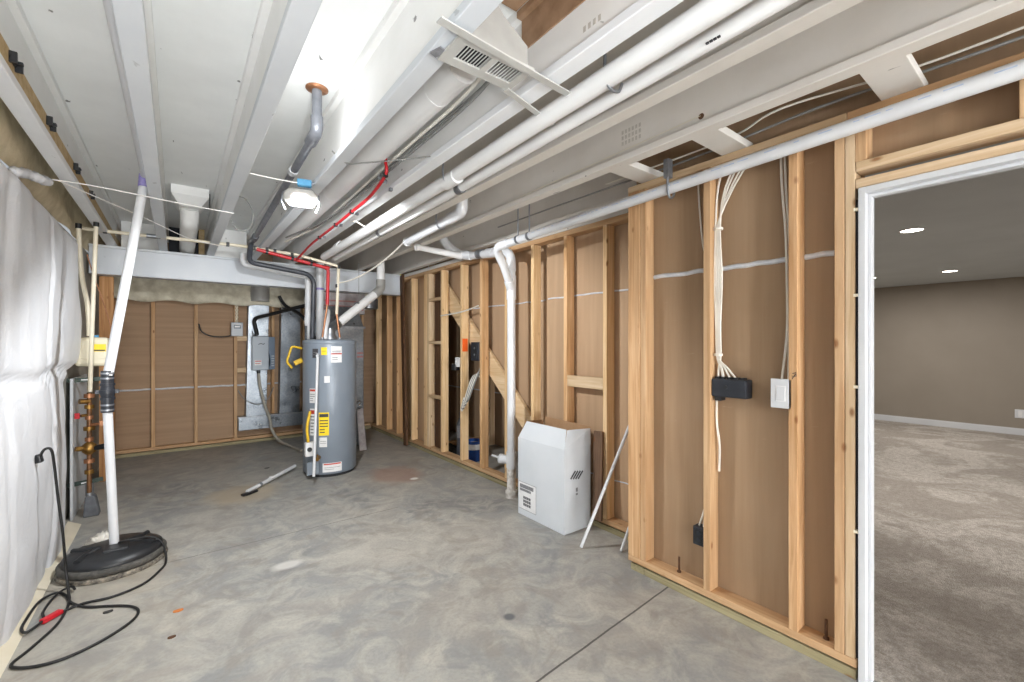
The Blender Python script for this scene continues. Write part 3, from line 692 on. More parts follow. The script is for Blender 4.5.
# black flexible line left of heater
t = thing('flexible_line', (1.3, 6.5, 1.8), 'black flexible line curving down beside the right wall duct', 'hose')
path = curve([(1.13, 6.8, 2.06), (1.20, 6.75, 1.93), (1.33, 6.5, 1.80), (1.40, 6.2, 1.62), (1.42, 6.0, 1.40)], 12)
part(MB().tube(path, [.020+.005*(i % 2) for i in range(len(path))], 10), 'hose', 'black', t)
t = thing('gas_shutoff', (1.02, 5.3, 1.25), 'yellow gas fitting and handle left of the water heater', 'valve')
part(MB().tube(fillet([(1.10, 5.25, 1.345), (.995, 5.25, 1.37), (.945, 5.25, 1.20), (1.0, 5.25, 1.13)], .03), .012, 10), 'handle', 'yellow_gas', t)
part(MB().bar((1.02, 5.25, 1.18), (1.10, 5.25, 1.22), .04, .05), 'tag', 'yellow_gas', t, .004)
part(MB().cyl((1.16, 5.34, .5), (1.16, 5.34, 1.6), .014, 12), 'riser', 'abs', t)
part(MB().cyl((1.16, 5.34, .98), (1.16, 5.34, 1.03), .026, 12), 'union', 'steel', t)

# furnace cabinet and foil wrap behind the heater
t = thing('furnace', (1.72, 6.3, 0), 'grey sheet metal furnace cabinet half hidden behind the water heater', 'furnace')
part(box(1.50, 2.02, 5.95, 6.55, .02, 1.62), 'cabinet', 'galv', t, .006)
m = MB(); m.prism([(1.50, 5.95, 1.62), (2.02, 5.95, 1.62), (1.95, 6.02, 1.9), (1.57, 6.02, 1.9)], (0, .5, 0)); part(m, 'transition', 'galv', t)
part(box(1.40, 2.06, 6.02, 6.5, 1.80, 2.08), 'plenum', 'foil', t, .006, 'foil-faced plenum')
for z in (1.97, 1.90, 1.86): part(box(1.43, 2.04, 6.0185, 6.0205, z-.012, z+.008), 'faded_print', 'foil_text', t)
for z in (1.27, 1.22): part(box(1.93, 2.01, 5.945, 5.951, z-.012, z+.012), 'faded_sticker', 'foil_text', t)
part(box(1.48, 2.04, 5.94, 5.95, 1.60, 1.63), 'seam', 'steel', t)
o = MB().prism([(1.89, 5.72, 0), (1.985, 5.72, 0), (1.98, 5.86, .53), (1.90, 5.86, .52)], (0, .02, 0)).build('sheet_offcut', 'foil', None, .003)
tag(o, 'narrow grey offcut panel leaning beside the water heater', 'panel')
o = MB().cyl((2.32, 6.62, 1.93), (2.32, 6.62, 2.08), .14, 24).build('round_duct_end', 'steel'); tag(o, 'short round metal duct under the beam near the far corner', 'duct')

# boot over the beam
t = thing('floor_boot', (.09, 4.8, 2.7), 'white painted register boot hanging in the bay over the beam', 'duct')
m = MB(); y0 = 4.62
prof = [((-.04, .22), 2.727, (4.58, 4.86)), ((-.04, .22), 2.655, (4.58, 4.86)), ((.015, .165), 2.58, (4.66, 4.9))]
for (xa, za, ya), (xb, zb, yb) in zip(prof, prof[1:]):
    vs = [(xa[0], ya[0], za), (xa[1], ya[0], za), (xa[1], ya[1], za), (xa[0], ya[1], za), (xb[0], yb[0], zb), (xb[1], yb[0], zb), (xb[1], yb[1], zb), (xb[0], yb[1], zb)]
    m.add(vs, [(0,1,5,4), (1,2,6,5), (2,3,7,6), (3,0,4,7), (4,5,6,7)])
part(m, 'boot', 'joist', t)
part(MB().tube(fillet([(.09, 4.78, 2.60), (.09, 4.86, 2.50), (.09, 6.1, 2.455)], .06), .07, 20), 'duct_run', 'joist', t)
part(box(.225, .235, 4.70, 4.71, 2.60, 2.727), 'nail', 'black', t)
tag(MB().box(JX[1]+.04, JX[2]-.04, 6.3, 6.32, ZJ, ZD-.002).build('bay_closer', 'void'), 'dark opening at the end of the bay behind the white boot', 'panel')  # dark panel in place of the open bay; its shade is painted
tag(box(.20, .255, 6.22, 6.29, ZJ, ZD-.003).build('bay_stud', 'osb', None, .003), 'pale post beside the white boot over the beam', 'post')

# ================================================================== WORK LAMP
t = thing('work_lamp', (.6, 2.9, 2.3), 'lit clear-covered work lamp clamped to the joist beside the grey pipe', 'lamp')
m = MB()
oct_ = [(-.095, -.02), (-.06, -.055), (.06, -.055), (.095, -.02), (.095, .02), (.06, .055), (-.06, .055), (-.095, .02)]
dirv = Vector((-.25, -.80, -.45)).normalized(); rx = Vector((1, -.25, 0)).normalized(); rx = (rx-dirv*rx.dot(dirv)).normalized(); uz = rx.cross(dirv)*-1
c0 = Vector((.60, 2.90, 2.29))
def lp(a, b, d): return c0 + rx*a + uz*b + dirv*d
vs = [lp(a*1.0, b*1.0, -.035) for a, b in oct_] + [lp(a, b, .01) for a, b in oct_]; n = 8
part(MB().add(vs, [tuple(range(7, -1, -1)), tuple(range(8, 16))] + [(i, (i+1) % n, n+(i+1) % n, n+i) for i in range(n)]), 'housing', 'boot_grey', t, .006)
vs = [lp(a*.56, b*.52, .0105) for a, b in oct_] + [lp(a*.50, b*.45, .02) for a, b in oct_]
part(MB().add(vs, [tuple(range(7, -1, -1)), tuple(range(8, 16))] + [(i, (i+1) % n, n+(i+1) % n, n+i) for i in range(n)]), 'lens', 'lens', t, .002, 'glowing white lens')
for sx in (-1, 1):
    part(MB().tube([lp(sx*.098, .02, -.03), lp(sx*.105, -.03, .02), lp(sx*.085, -.075, .02)], .005, 8), 'guard_wire', 'steel', t)
part(MB().bar(lp(-.02, .085, -.02), lp(.06, .085, -.02), .045, .04), 'clamp', 'blue_tape', t, .006, 'blue clamp')
part(MB().tube([lp(.06, .085, -.02), (.675, 2.85, 2.385)], .009, 8), 'hook', 'steel', t)

# round white duct with cap
t = thing('round_duct', (.925, 3, 2.52), 'large round white painted duct running between joists left of the vent', 'duct')
part(MB().tube([(.925, 1.55, 2.53), (.925, 5.75, 2.53)], .066, 28), 'duct', 'pipe_painted', t)
part(MB().tube([(.925, 1.53, 2.53), (.925, 1.56, 2.53)], .0685, 28), 'end_cap', 'pipe_painted', t)
for y in (1.75, 3.4): part(MB().tube([(.925, y, 2.53), (.925, y+.012, 2.53)], .0675, 28), 'seam_ring', 'pipe_painted', t)
t = thing('hanger_wire', (.8, 2.1, 2.42), 'grey wire strung under the round white duct', 'wire')
part(MB().tube(curve([(.665, 2.46, 2.44), (.72, 2.40, 2.37), (.80, 2.31, 2.362), (.95, 2.14, 2.362), (1.035, 2.04, 2.366)], 5), .004, 6), 'wire', 'wire_grey', t)
t = thing('joist_cables', (1.02, 3, 2.5), 'white and grey cables lying beside the round white duct', 'cable')
part(MB().tube(curve([(1.05, 1.4, 2.60), (1.03, 1.7, 2.52), (1.02, 2.2, 2.50), (1.03, 2.8, 2.50), (1.03, 3.4, 2.49), (1.02, 4.2, 2.47), (.87, 4.9, 2.43)], 7), .009, 8), 'cable', 'wire_white', t)
part(MB().tube(curve([(1.06, 1.4, 2.55), (1.05, 1.7, 2.49), (1.04, 2.3, 2.47), (1.03, 3.2, 2.46), (.98, 4.0, 2.44), (.84, 4.7, 2.43)], 7), .008, 8), 'cable', 'wire_grey', t)
part(MB().tube(curve([(1.065, 1.4, 2.57), (1.06, 1.6, 2.52), (1.06, 2.1, 2.52), (1.055, 2.8, 2.51), (1.05, 3.8, 2.48), (.95, 4.7, 2.45)], 7), .007, 8), 'cable', 'wire_grey', t)
part(MB().bar((1.02, 2.62, 2.40), (1.02, 2.70, 2.46), .03, .02), 'staple', 'steel', t)

# ================================================================== AIR REGISTER
t = thing('air_register', (.88, 1.24, 2.36), 'grey ceiling air vent on two metal bars between joists', 'vent')
ya, yb = 1.168, 1.322; xa, xb = .698, .998; z = 2.360
ga0, ga1 = (.735, .842), (.864, .972)
m = MB(); z0, z1 = z, z+.008; gy0, gy1 = ya+.036, yb-.038
for q in ((xa, ga0[0], ya, yb), (ga0[1], ga1[0], ya, yb), (ga1[1], xb, ya, yb), (ga0[0], ga0[1], ya, gy0), (ga0[0], ga0[1], gy1, yb), (ga1[0], ga1[1], ya, gy0), (ga1[0], ga1[1], gy1, yb)):
    m.box(q[0], q[1], q[2], q[3], z0, z1)
part(m, 'face_plate', 'register', t)
for (g0, g1), mt, tilt, nm in ((ga0, 'register', .55, 'louver'), (ga1, 'register_white', -.9, 'louver')):
    for k in range(9):
        x = g0+(g1-g0)*(k+.5)/9; m = MB(); dx = .0052*math.sin(tilt); dz = .006
        m.bar((x, gy0, z+.005), (x, gy1, z+.005), .0035 if mt == 'register' else .0095, .004 if mt == 'register' else .0025, (math.sin(tilt), 0, math.cos(tilt)))
        part(m, nm, mt, t)
m = MB(); hood = [(.715, z1), (.976, z1), (.976, 2.442), (.87, 2.505), (.82, 2.56), (.735, 2.56)]
m.prism([(x_, 1.180, z_) for x_, z_ in hood], (0, .002, 0)); m.prism([(x_, 1.310, z_) for x_, z_ in hood], (0, .002, 0))
for (xa_, za_), (xb_, zb_) in zip(hood[1:], hood[2:]+hood[:1]): m.add([(xa_, 1.180, za_), (xb_, 1.180, zb_), (xb_, 1.312, zb_), (xa_, 1.312, za_)], [(0, 1, 2, 3)])
part(m, 'boot', 'boot_grey', t, 0, 'pale sheet metal boot above the grille')
part(box(.718, .853, 1.184, 1.308, 2.385, 2.388), 'damper', 'void', t)
part(MB().bar((.612, 1.150, z-.005), (1.20, 1.194, z-.005), .03, .005), 'support_bar', 'register', t, .001)
part(MB().bar((.98, 1.316, z-.004), (1.30, 1.40, z-.006), .026, .005), 'support_bar', 'register', t, .001)
part(MB().bar((.672, 1.29, z+.006), (.70, 1.30, z+.006), .05, .004), 'tab', 'print_grey', t)

# ================================================================== TWIN PIPES
t = thing('ceiling_pipe', (1.24, 2, 2.35), 'thicker of two white pipes strapped under the right-hand joists', 'pipe')
part(MB().tube([(1.150, -2.55, 2.375), (1.243, 2.15, 2.345), (1.243, 4.9, 2.325)], .037, 22), 'pipe', 'pipe_painted', t)
for y in (2.12, 4.3): part(MB().tube([(1.243, y, 2.338), (1.243, y+.13, 2.337)], .042, 22), 'coupling', 'pipe_painted', t)
for y in (1.02, 2.20): 
    part(MB().tube(curve([(1.20, y, 2.47), (1.197, y, 2.36), (1.215, y, 2.318), (1.245, y, 2.308), (1.275, y, 2.318), (1.29, y, 2.35)], 5), .006, 6), 'strap', 'steel', t)
part(MB().tube(curve([(1.08, 3.6, 2.38), (1.12, 3.5, 2.37), (1.17, 3.45, 2.33), (1.215, 3.42, 2.31)], 5), .006, 6), 'strap', 'wire_white', t)
t = thing('ceiling_pipe', (1.35, 2, 2.35), 'thinner white pipe alongside the thick one under the joists', 'pipe')
part(MB().tube([(1.255, -2.55, 2.368), (1.352, 2.25, 2.337), (1.352, 4.9, 2.322)], .027, 18), 'pipe', 'pipe_painted', t)
for y in (2.25, 3.55): part(MB().tube([(1.352, y, 2.333), (1.352, y+.05, 2.333)], .032, 18), 'coupling', 'steel', t)
for k in range(4): part(box(1.2965, 1.3045, .66+k*.012, .669+k*.012, 2.3260, 2.3305), 'print_mark', 'print_dark', t)

# short elbowed pipe
t = thing('drain_stub', (1.65, 3.2, 2.34), 'short white elbowed drain pipe with an open end hanging from the joists', 'pipe')
part(MB().tube([(1.66, 2.76, 2.60), (1.66, 2.76, 2.43)], .036, 20), 'drop', 'pvc', t)
part(MB().tube(fillet([(1.66, 2.76, 2.47), (1.66, 2.76, 2.365), (1.66, 2.95, 2.358)], .08), .042, 20), 'elbow', 'pvc', t)
part(MB().tube([(1.66, 2.9, 2.36), (1.66, 3.72, 2.325)], .036, 20), 'run', 'pvc', t)
part(MB().tube([(1.66, 3.715, 2.325), (1.66, 3.735, 2.324)], .04, 20), 'end_ring', 'pvc', t)
part(MB().tube([(1.66, 3.736, 2.324), (1.66, 3.742, 2.324)], .03, 16), 'dark_bore', 'void', t)
part(MB().tube(curve([(1.62, 3.08, 2.50), (1.615, 3.08, 2.35), (1.64, 3.08, 2.312), (1.68, 3.08, 2.312), (1.70, 3.08, 2.35)], 4), .005, 6), 'strap', 'steel', t)

# long drain along the right wall
t = thing('drain_pipe', (2.15, 2, 2.25), 'long white plastic drain pipe along the right wall dropping to the floor', 'pipe')
part(MB().tube([(2.15, -2.5, 2.335), (2.15, 2.90, 2.222)], .0305, 22), 'horizontal_run', 'pvc', t)
part(MB().tube(fillet([(2.15, 2.86, 2.2235), (2.15, 3.03, 2.217), (2.30, 3.10, 2.07)], .10), .037, 20), 'elbow', 'pvc', t)
part(MB().tube([(2.26, 3.08, 2.11), (2.42, 3.16, 1.90)], .034, 20), 'branch', 'pvc', t)
part(MB().cyl((2.42, 3.16, .26), (2.42, 3.16, 2.09), .038, 24), 'riser', 'pvc', t)
part(MB().cyl((2.42, 3.16, 1.80), (2.42, 3.16, 2.02), .044, 24).tube([(2.37, 3.135, 1.965), (2.42, 3.16, 1.89)], .042, 18), 'wye', 'pvc', t)
part(MB().cyl((2.42, 3.16, .03), (2.42, 3.16, .26), .040, 24), 'stained_riser', 'pvc_dirty', t, 0, 'riser foot with grey and brown stains')
part(MB().cyl((2.42, 3.16, 0), (2.42, 3.16, .06), .055, 24), 'floor_collar', 'pvc_dirty', t)
part(MB().cyl((2.42, 3.16, .27), (2.42, 3.16, .41), .046, 24).tube([(2.42, 3.16, .335), (2.38, 3.26, .335)], .04, 18).tube([(2.38, 3.26, .335), (2.378, 3.268, .335)], .046, 10).tube([(2.378, 3.268, .34), (2.36, 3.38, .345)], .01, 8), 'cleanout', 'pvc', t)
part(MB().tube(fillet([(2.42, 3.16, 2.06), (2.42, 3.17, 2.235), (2.42, 3.42, 2.27)], .10), .043, 22), 'top_elbow', 'pvc', t)
part(MB().tube([(2.42, 3.36, 2.262), (2.42, 3.95, 2.32)], .04, 20), 'upper_run', 'pvc', t)
for y in (3.45, 3.62): part(MB().tube([(2.42, y, 2.268+(y-3.36)*.1), (2.42, y+.09, 2.277+(y-3.36)*.1)], .047, 20), 'coupling', 'steel' if y > 3.5 else 'pvc', t)
part(MB().tube(fillet([(2.42, 3.85, 2.31), (2.36, 4.02, 2.345), (2.23, 4.1, 2.48), (2.19, 4.1, 2.70)], .09), .046, 20), 'upper_wye', 'pvc', t)
part(MB().tube([(2.36, 3.95, 2.318), (1.85, 3.93, 2.338)], [.038, .026], 20).tube([(1.87, 3.93, 2.337), (1.84, 3.93, 2.338)], .034, 18), 'tail_run', 'pipe_painted', t)
part(MB().tube(curve([(2.12, 1.366, ZJ+.03), (2.118, 1.366, 2.27), (2.13, 1.366, 2.205), (2.165, 1.366, 2.205), (2.183, 1.366, 2.24)], 5), .007, 6).box(2.10, 2.14, 1.35, 1.38, 2.30, 2.40), 'hanger', 'steel', t)
for y in (2.58, 2.72): part(MB().tube([(2.15, y, 2.25), (2.15, y, 2.52)], .006, 6).tube([(2.15, y-.012, 2.228), (2.15, y+.012, 2.227)], .034, 18), 'hanger', 'steel', t)
y = .12
while y < 2.8:
    L = random.choice((.02, .035, .05, .012)); zc = 2.335-(y+2.5)*.0209
    part(MB().bar((2.15-.0302, y, zc+.004), (2.15-.0302, y+L, zc+.004-.0209*L), .0018, .0042), 'printed_dash', 'print_blue', t); y += L+random.choice((.015, .03, .07))
t = thing('black_cable', (2.2, 1.5, 2.45), 'thin cables lying on top of the right wall plate', 'cable')
part(MB().tube(curve([(2.28, -.6, 2.44), (2.24, .2, 2.425), (2.22, .7, 2.43), (2.25, 1.3, 2.42), (2.26, 2.2, 2.43), (2.3, 3.2, 2.45)], 7), .006, 7), 'cable', 'wire_grey', t)
part(MB().tube(curve([(2.25, -.6, 2.48), (2.22, .3, 2.445), (2.12, .8, 2.44), (2.2, 1.1, 2.43), (2.24, 1.9, 2.45)], 7), .005, 7), 'cable', 'wire_white', t)
t = thing('pull_string', (1.9, 1.5, 2.44), 'thin tan string from the bored joist hole', 'string')
part(MB().tube(run((1.905, 1.06, 2.445), (1.86, 2.4, 2.40), 4), .0016, 6), 'string', 'cream', t)

# strings across the ceiling
def string(name, pts, lab, r=.0035):
    t = thing(name, pts[0], lab, 'string'); part(MB().tube(curve(pts, 5), r, 6), 'strand', 'string', t)
string('white_string', [(-.56, 3.55, 2.33), (-.38, 3.68, 2.365), (0, 3.75, 2.36), (.335, 3.82, 2.365)], 'thin white string from the torn blanket across two joists')
string('white_string', [(-.55, 3.6, 2.345), (-.2, 4.4, 2.37), (.1, 5.0, 2.365), (.38, 5.2, 2.37)], 'thin white string slanting under the deck beside the pump pipe')
string('white_string', [(.33, 2.88, 2.37), (.48, 2.87, 2.365), (.66, 2.86, 2.368)], 'thin white string from joist to the work lamp')
t = thing('wire_loop', (.45, 4.1, 2.5), 'loop of thin wire hanging in the bay below the work lamp', 'wire')
part(MB().tube(curve([(.33, 4.2, 2.45), (.36, 4.2, 2.58), (.44, 4.2, 2.60), (.50, 4.2, 2.50), (.48, 4.2, 2.36), (.40, 4.2, 2.33), (.35, 4.2, 2.40)], 6), .004, 6), 'wire', 'wire_grey', t)

# ================================================================== LEFT: WATER SERVICE
t = thing('water_service', (-.565, 4.9, 0), 'vertical copper and brass water service pipe with valves on the left wall', 'water pipe')
m = MB(); prof = []
zz = .29
sizes = [.020, .030, .018, .034, .02, .03, .018, .028, .02, .036, .018, .026, .02, .03, .018, .034]
part(MB().tube([(-.565, 4.9, .19), (-.565, 4.9, 1.0)], .016, 12), 'riser', 'old_copper', t)
for k, rr in enumerate(sizes):
    z0 = .30+k*.044
    if k % 2 == 1: part(MB().cyl((-.565, 4.9, z0), (-.565, 4.9, z0+.03), rr, 8 if k % 4 == 1 else 14), 'union' if k % 4 == 1 else 'coupling', 'brass' if k % 4 == 1 else 'copper', t)
part(MB().lathe((-.565, 4.9, .55), [(.02, -.05), (.045, -.025), (.05, 0), (.045, .025), (.02, .05)], 18).cyl((-.565, 4.9, .55), (-.64, 4.86, .56), .02, 12), 'pressure_valve', 'brass', t, 0, 'bulging brass valve')
part(MB().cyl((-.53, 4.88, .55), (-.45, 4.84, .565), .018, 12, .026), 'valve_nose', 'black', t)
part(MB().cyl((-.565, 4.9, .74), (-.49, 4.87, .745), .012, 10).bar((-.49, 4.87, .73), (-.49, 4.87, .77), .02, .02), 'hose_bib', 'copper', t)
part(MB().cyl((-.565, 4.9, .93), (-.62, 4.87, .935), .02, 10).cyl((-.565, 4.9, .82), (-.61, 4.87, .82), .012, 10), 'test_cock', 'brass', t)
part(MB().bar((-.63, 4.86, .80), (-.63, 4.86, .845), .02, .03), 'red_handle', 'red_plug', t, .004)
for z0, z1 in ((1.102, 1.10), (.262, .27)):
    m = MB(); m.bar((-.70, 4.93, z0), (-.485, 4.93, z1+.01), .006, .035); bk = part(m, 'bracket', 'green_metal', t, .001)
    part(MB().bar((-.615, 4.924, z0+.003), (-.565, 4.924, z1+.005), .004, .009), 'slot', 'label', bk)
m = MB(); m.prism([(-.60, 4.86, 0), (-.50, 4.86, 0), (-.53, 4.88, .16), (-.59, 4.88, .16)], (0, .10, 0)); part(m, 'pipe_wrap', 'foam_grey', t, .01, 'grey foam wrap at the floor')
part(MB().cyl((-.565, 4.92, .16), (-.565, 4.92, .26), .026, 12), 'stop_valve', 'steel', t)
t = thing('plastic_tank', (-.54, 4.86, 1.2), 'cream plastic housing with yellow label above the copper service', 'tank')
part(box(-.645, -.445, 4.84, 4.99, 1.215, 1.45), 'body', 'cream_plastic', t, .025); part(box(-.649, -.441, 4.836, 4.994, 1.275, 1.283), 'rib', 'cream_plastic', t, .003)
y_ = part(box(-.545, -.46, 4.8375, 4.8405, 1.335, 1.395), 'label', 'yellow', t, 0, 'yellow label'); part(box(-.54, -.465, 4.836, 4.838, 1.34, 1.35), 'print_line', 'print_dark', y_)
part(MB().cyl((-.53, 4.92, 1.45), (-.53, 4.92, 1.468), .02, 14), 'cap', 'blue_tape', t)
t = thing('cream_riser', (-.52, 4.7, 1.1), 'upright cream tube with a black cap in front of the cream tank', 'tube')
part(MB().tube(fillet([(-.505, 4.72, 2.33), (-.53, 4.74, 1.55), (-.545, 4.76, 1.02)], .1), .0145, 12), 'tube', 'cream', t); part(MB().cyl((-.505, 4.72, 2.32), (-.505, 4.72, 2.355), .018, 12), 'cap', 'black', t)
t = thing('cream_riser', (-.63, 4.9, 1.5), 'bent cream tube dropping beside the edge of the white blanket', 'tube')
part(MB().tube(curve([(-.625, 4.88, 2.33), (-.615, 4.88, 2.1), (-.60, 4.87, 1.9), (-.57, 4.86, 1.7), (-.56, 4.85, 1.46)], 6), .016, 12), 'tube', 'cream', t)
part(MB().cyl((-.625, 4.88, 2.32), (-.625, 4.88, 2.36), .02, 12), 'cap', 'black', t)
o = box(-.625, -.515, 6.03, 6.07, .0, 2.083).build('backing_post', 'rough_fir', None, .003); tag(o, 'orange wood post behind the copper water service', 'post')
t = thing('bare_wire', (-.45, 4.9, 1.6), 'thin copper wire curling beside the orange post', 'wire')
part(MB().tube(curve([(-.56, 4.75, 2.1), (-.53, 4.8, 1.95), (-.48, 4.85, 1.75), (-.44, 4.9, 1.55), (-.43, 4.95, 1.35), (-.45, 5.0, 1.1)], 6), .004, 6), 'wire', 'copper', t)

# ================================================================== SUMP
sx, sy = -.315, 3.74
t = thing('sump_pump_basin', (sx, sy, 0), 'round sump pit with a domed black lid on the floor', 'sump')
part(MB().lathe((sx, sy, 0), [(.262, 0), (.268, .012), (.262, .028)], 44), 'curb', 'rim', t, 0, 'crusty tan curb')
part(MB().lathe((sx, sy, 0), [(.235, .028), (.258, .034), (.262, .058), (.25, .07), (.232, .07)], 44), 'pit_rim', 'rim_dark', t)
m = MB(); m.lathe((sx, sy, 0), [(.236, .058), (.243, .068), (.238, .092), (.20, .112), (.1, .124), (.001, .126)], 48); lid = part(m, 'lid', 'lid_black', t)
rb = MB()
for a in (.2, .2+PI):
    rb.tube(curve([(sx+.06*math.cos(a+q*.9), sy+.06*math.sin(a+q*.9), .114) if False else (sx+(.05+.16*abs(q))*math.cos(a+.55*q), sy+(.05+.16*abs(q))*math.sin(a+.55*q), .124-.016*abs(q)) for q in (-1, -.6, -.2, .2, .6, 1)], 5), .017, 8)
part(rb, 'moulded_rib', 'lid_black', lid)
part(MB().box(sx-.045, sx+.075, sy-.12, sy-.02, .10, .134), 'access_plate', 'lid_black', lid, .006)
t = thing('sump_discharge_pipe', (-.315, 3.74, .11), 'tall slanted white pump pipe with black check valve', 'pipe')
part(MB().tube([(-.315, 3.74, .10), (-.345, 3.71, .985)], .024, 20), 'lower_pipe', 'pvc', t)
part(MB().tube([(-.342, 3.70, 1.20), (-.173, 3.80, 2.475)], .026, 20), 'upper_pipe', 'pvc', t)
m = MB(); ax = [(-.345, 3.71, .97), (-.345, 3.705, 1.23)]
def av(f): a, b = Vector(ax[0]), Vector(ax[1]); return tuple(a.lerp(b, f))
m.tube([av(0), av(.30)], .032, 20); m.tube([av(.70), av(1)], .032, 20)
m.tube([av(.30), av(.36)], .037, 20); m.tube([av(.64), av(.70)], .037, 20); m.tube([av(.36), av(.44), av(.56), av(.64)], [.031, .036, .036, .031], 20); m.tube([av(.46), av(.54)], .046, 8)
m.bar((-.40, 3.70, 1.10), (-.29, 3.70, 1.10), .03, .022)
cv = part(m, 'check_valve', 'navy_box', t, 0, 'black rubber check valve')
for f in (.06, .18, .82, .94): part(MB().tube([av(f-.02), av(f+.02)], .0335, 20), 'hose_clamp', 'steel', cv)
part(MB().tube([(-.177, 3.797, 2.44), (-.172, 3.806, 2.525)], .0295, 20), 'coupling', 'purple', t, 0, 'purple primed coupling')
part(MB().tube([(-.172, 3.80, 2.515), (-.174, 3.5, 2.535), (-.18, -1.0, 2.56)], .021, 16), 'ceiling_run', 'pvc', t)
t = thing('rag', (-.36, 3.9, .11), 'crumpled dirty white rag on the sump lid', 'rag')
m = MB(); m.grid(lambda u, v: (-.47+.16*u+.02*mnoise.noise(Vector((u*5, v*5, 7))), 3.84+.10*v+.02*mnoise.noise(Vector((u*6, v*4, 3)))+.03*u, .105+.045*math.sin(u*PI)*math.sin(v*PI)+.03*abs(mnoise.noise(Vector((u*9, v*9, 1))))), 24, 14)
part(m, 'cloth', 'rag', t)
# cords
def fl(pts, z=.007): return [(x, y, z) for x, y in pts]
t = thing('extension_cord', (-.55, 3.4, .77), 'black power cord from the wall outlet looping over the floor', 'cord')
path = [(-.585, 3.40, .79), (-.56, 3.36, .835), (-.535, 3.36, .83), (-.53, 3.40, .74), (-.52, 3.43, .55), (-.505, 3.46, .33), (-.50, 3.50, .12), (-.475, 3.40, .03)] + fl([(-.46, 3.30), (-.47, 3.10), (-.53, 2.92), (-.57, 2.83), (-.545, 2.78), (-.47, 2.74), (-.38, 2.74), (-.27, 2.80), (-.18, 2.90), (-.16, 2.99), (-.20, 3.07), (-.29, 3.14), (-.38, 3.20), (-.45, 3.30), (-.49, 3.42)], .007) + fl([(-.535, 3.46), (-.585, 3.40), (-.60, 3.22), (-.597, 3.12), (-.57, 3.075), (-.53, 3.15)], .016)
part(MB().tube(curve(path, 7), .0065, 9), 'cable', 'rubber', t)
part(MB().bar((-.625, 3.41, .775), (-.575, 3.40, .785), .035, .045), 'plug', 'black', t, .006)
part(MB().bar((-.535, 3.145, .014), (-.475, 3.215, .014), .03, .024), 'socket_end', 'red_plug', t, .006, 'red plug end')
t = thing('pump_cord', (-.3, 3.3, 0), 'black pump cord curving from the sump lid to the red plug', 'cord')
path = fl([(-.475, 3.215), (-.40, 3.25), (-.28, 3.24), (-.16, 3.30)], .008) + fl([(-.09, 3.42), (-.055, 3.56)], .009) + [(-.075, 3.68, .080), (-.13, 3.71, .130), (-.22, 3.69, .148), (-.28, 3.70, .145), (-.295, 3.735, .125)]
part(MB().tube(curve(path, 7), .0065, 9), 'cable', 'rubber', t)
t = thing('float_cord', (-.5, 3.3, 0), 'second thin black cord looping beside the red plug', 'cord')
part(MB().tube(curve(fl([(-.53, 3.17), (-.545, 3.24), (-.54, 3.34), (-.52, 3.44), (-.48, 3.49), (-.455, 3.44)], .020), 7), .006, 9), 'cable', 'rubber', t)
# scraps
def scrap(x, y, lab, mat, s):
    m = MB(); m.prism([(x+s*math.cos(a)*(1+.3*math.sin(3*a)), y+.5*s*math.sin(a), .0005) for a in [k*PI/4 for k in range(8)]], (0, .002, .006)); o = m.build('floor_scrap', mat); tag(o, lab, 'scrap', 'scraps on the concrete')
scrap(.005, 2.87, 'bright orange scrap on the concrete in front of the sump', 'leaf', .022)
scrap(-.02, 2.63, 'thin brown sliver on the concrete nearer the viewer', 'rust', .016)
scrap(-.285, 3.08, 'small black scrap inside the cord loop', 'black', .02)
scrap(.80, 5.55, 'small dark scrap on the floor before the ducts', 'black', .025)

# ================================================================== RIGHT WALL: CARTON, STICKS, PLANKS
t = thing('carton', (2.37, 2.56, 0), 'tall white open-topped carton standing by the stud wall', 'box')
x0, x1, ya, yb, H = 2.235, 2.515, 2.285, 2.825, .625
m = MB(); th = .005
m.box(x0, x0+th, ya, yb, .003, H); m.box(x1-th, x1, ya, yb, .003, H); m.box(x0+th, x1-th, ya, ya+th, .003, H); m.box(x0+th, x1-th, yb-th, yb, .003, H); m.box(x0+th, x1-th, ya+th, yb-th, .003, .008)
part(m, 'body', 'carton_white', t)
m = MB(); k = .0012
m.box(x0+th, x0+th+k, ya+th, yb-th, .01, H); m.box(x1-th-k, x1-th, ya+th, yb-th, .01, H); m.box(x0+th, x1-th, yb-th-k, yb-th, .01, H); m.box(x0+th, x1-th, ya+th, ya+th+k, .01, H)
part(m, 'lining', 'carton_in', t)
def flap(name, a, b, c, d, th, mat='carton_white', mat2='carton_in', lab=None):
    nrm = (Vector(b)-Vector(a)).cross(Vector(d)-Vector(a)).normalized()
    o = part(MB().prism([a, b, c, d], nrm*th), name, mat, t, 0, lab)
    if mat2: part(MB().prism([Vector(q)-nrm*.0008 for q in (a, b, c, d)], nrm*.0007), 'flap_inside', mat2, o)
flap('front_flap', (x0, yb, H), (x0, ya, H), (x0+.055, ya+.035, H+.135), (x0+.055, yb-.045, H+.135), -.003, mat2=None)
part(MB().prism([(x0+.0045, yb-.002, H), (x0+.0045, ya+.002, H), (x0+.059, ya+.036, H+.134), (x0+.059, yb-.046, H+.134)], (.0012, 0, 0)), 'flap_inside', 'carton_in', t)
flap('side_flap', (x0, ya, H), (x1, ya, H), (x1+.0, ya+.006, H+.125), (x0+.06, ya+.03, H+.132), .003, mat2=None)
flap('side_flap', (x0, yb, H), (x0+.06, yb-.03, H+.132), (x1-.02, yb-.012, H+.12), (x1, yb, H), .003, mat='carton_in', mat2=None)
flap('back_flap', (x1, ya, H), (x1, yb, H), (x1+.012, yb-.01, H+.145), (x1+.012, ya+.01, H+.135), .003, mat='carton_in', mat2=None)
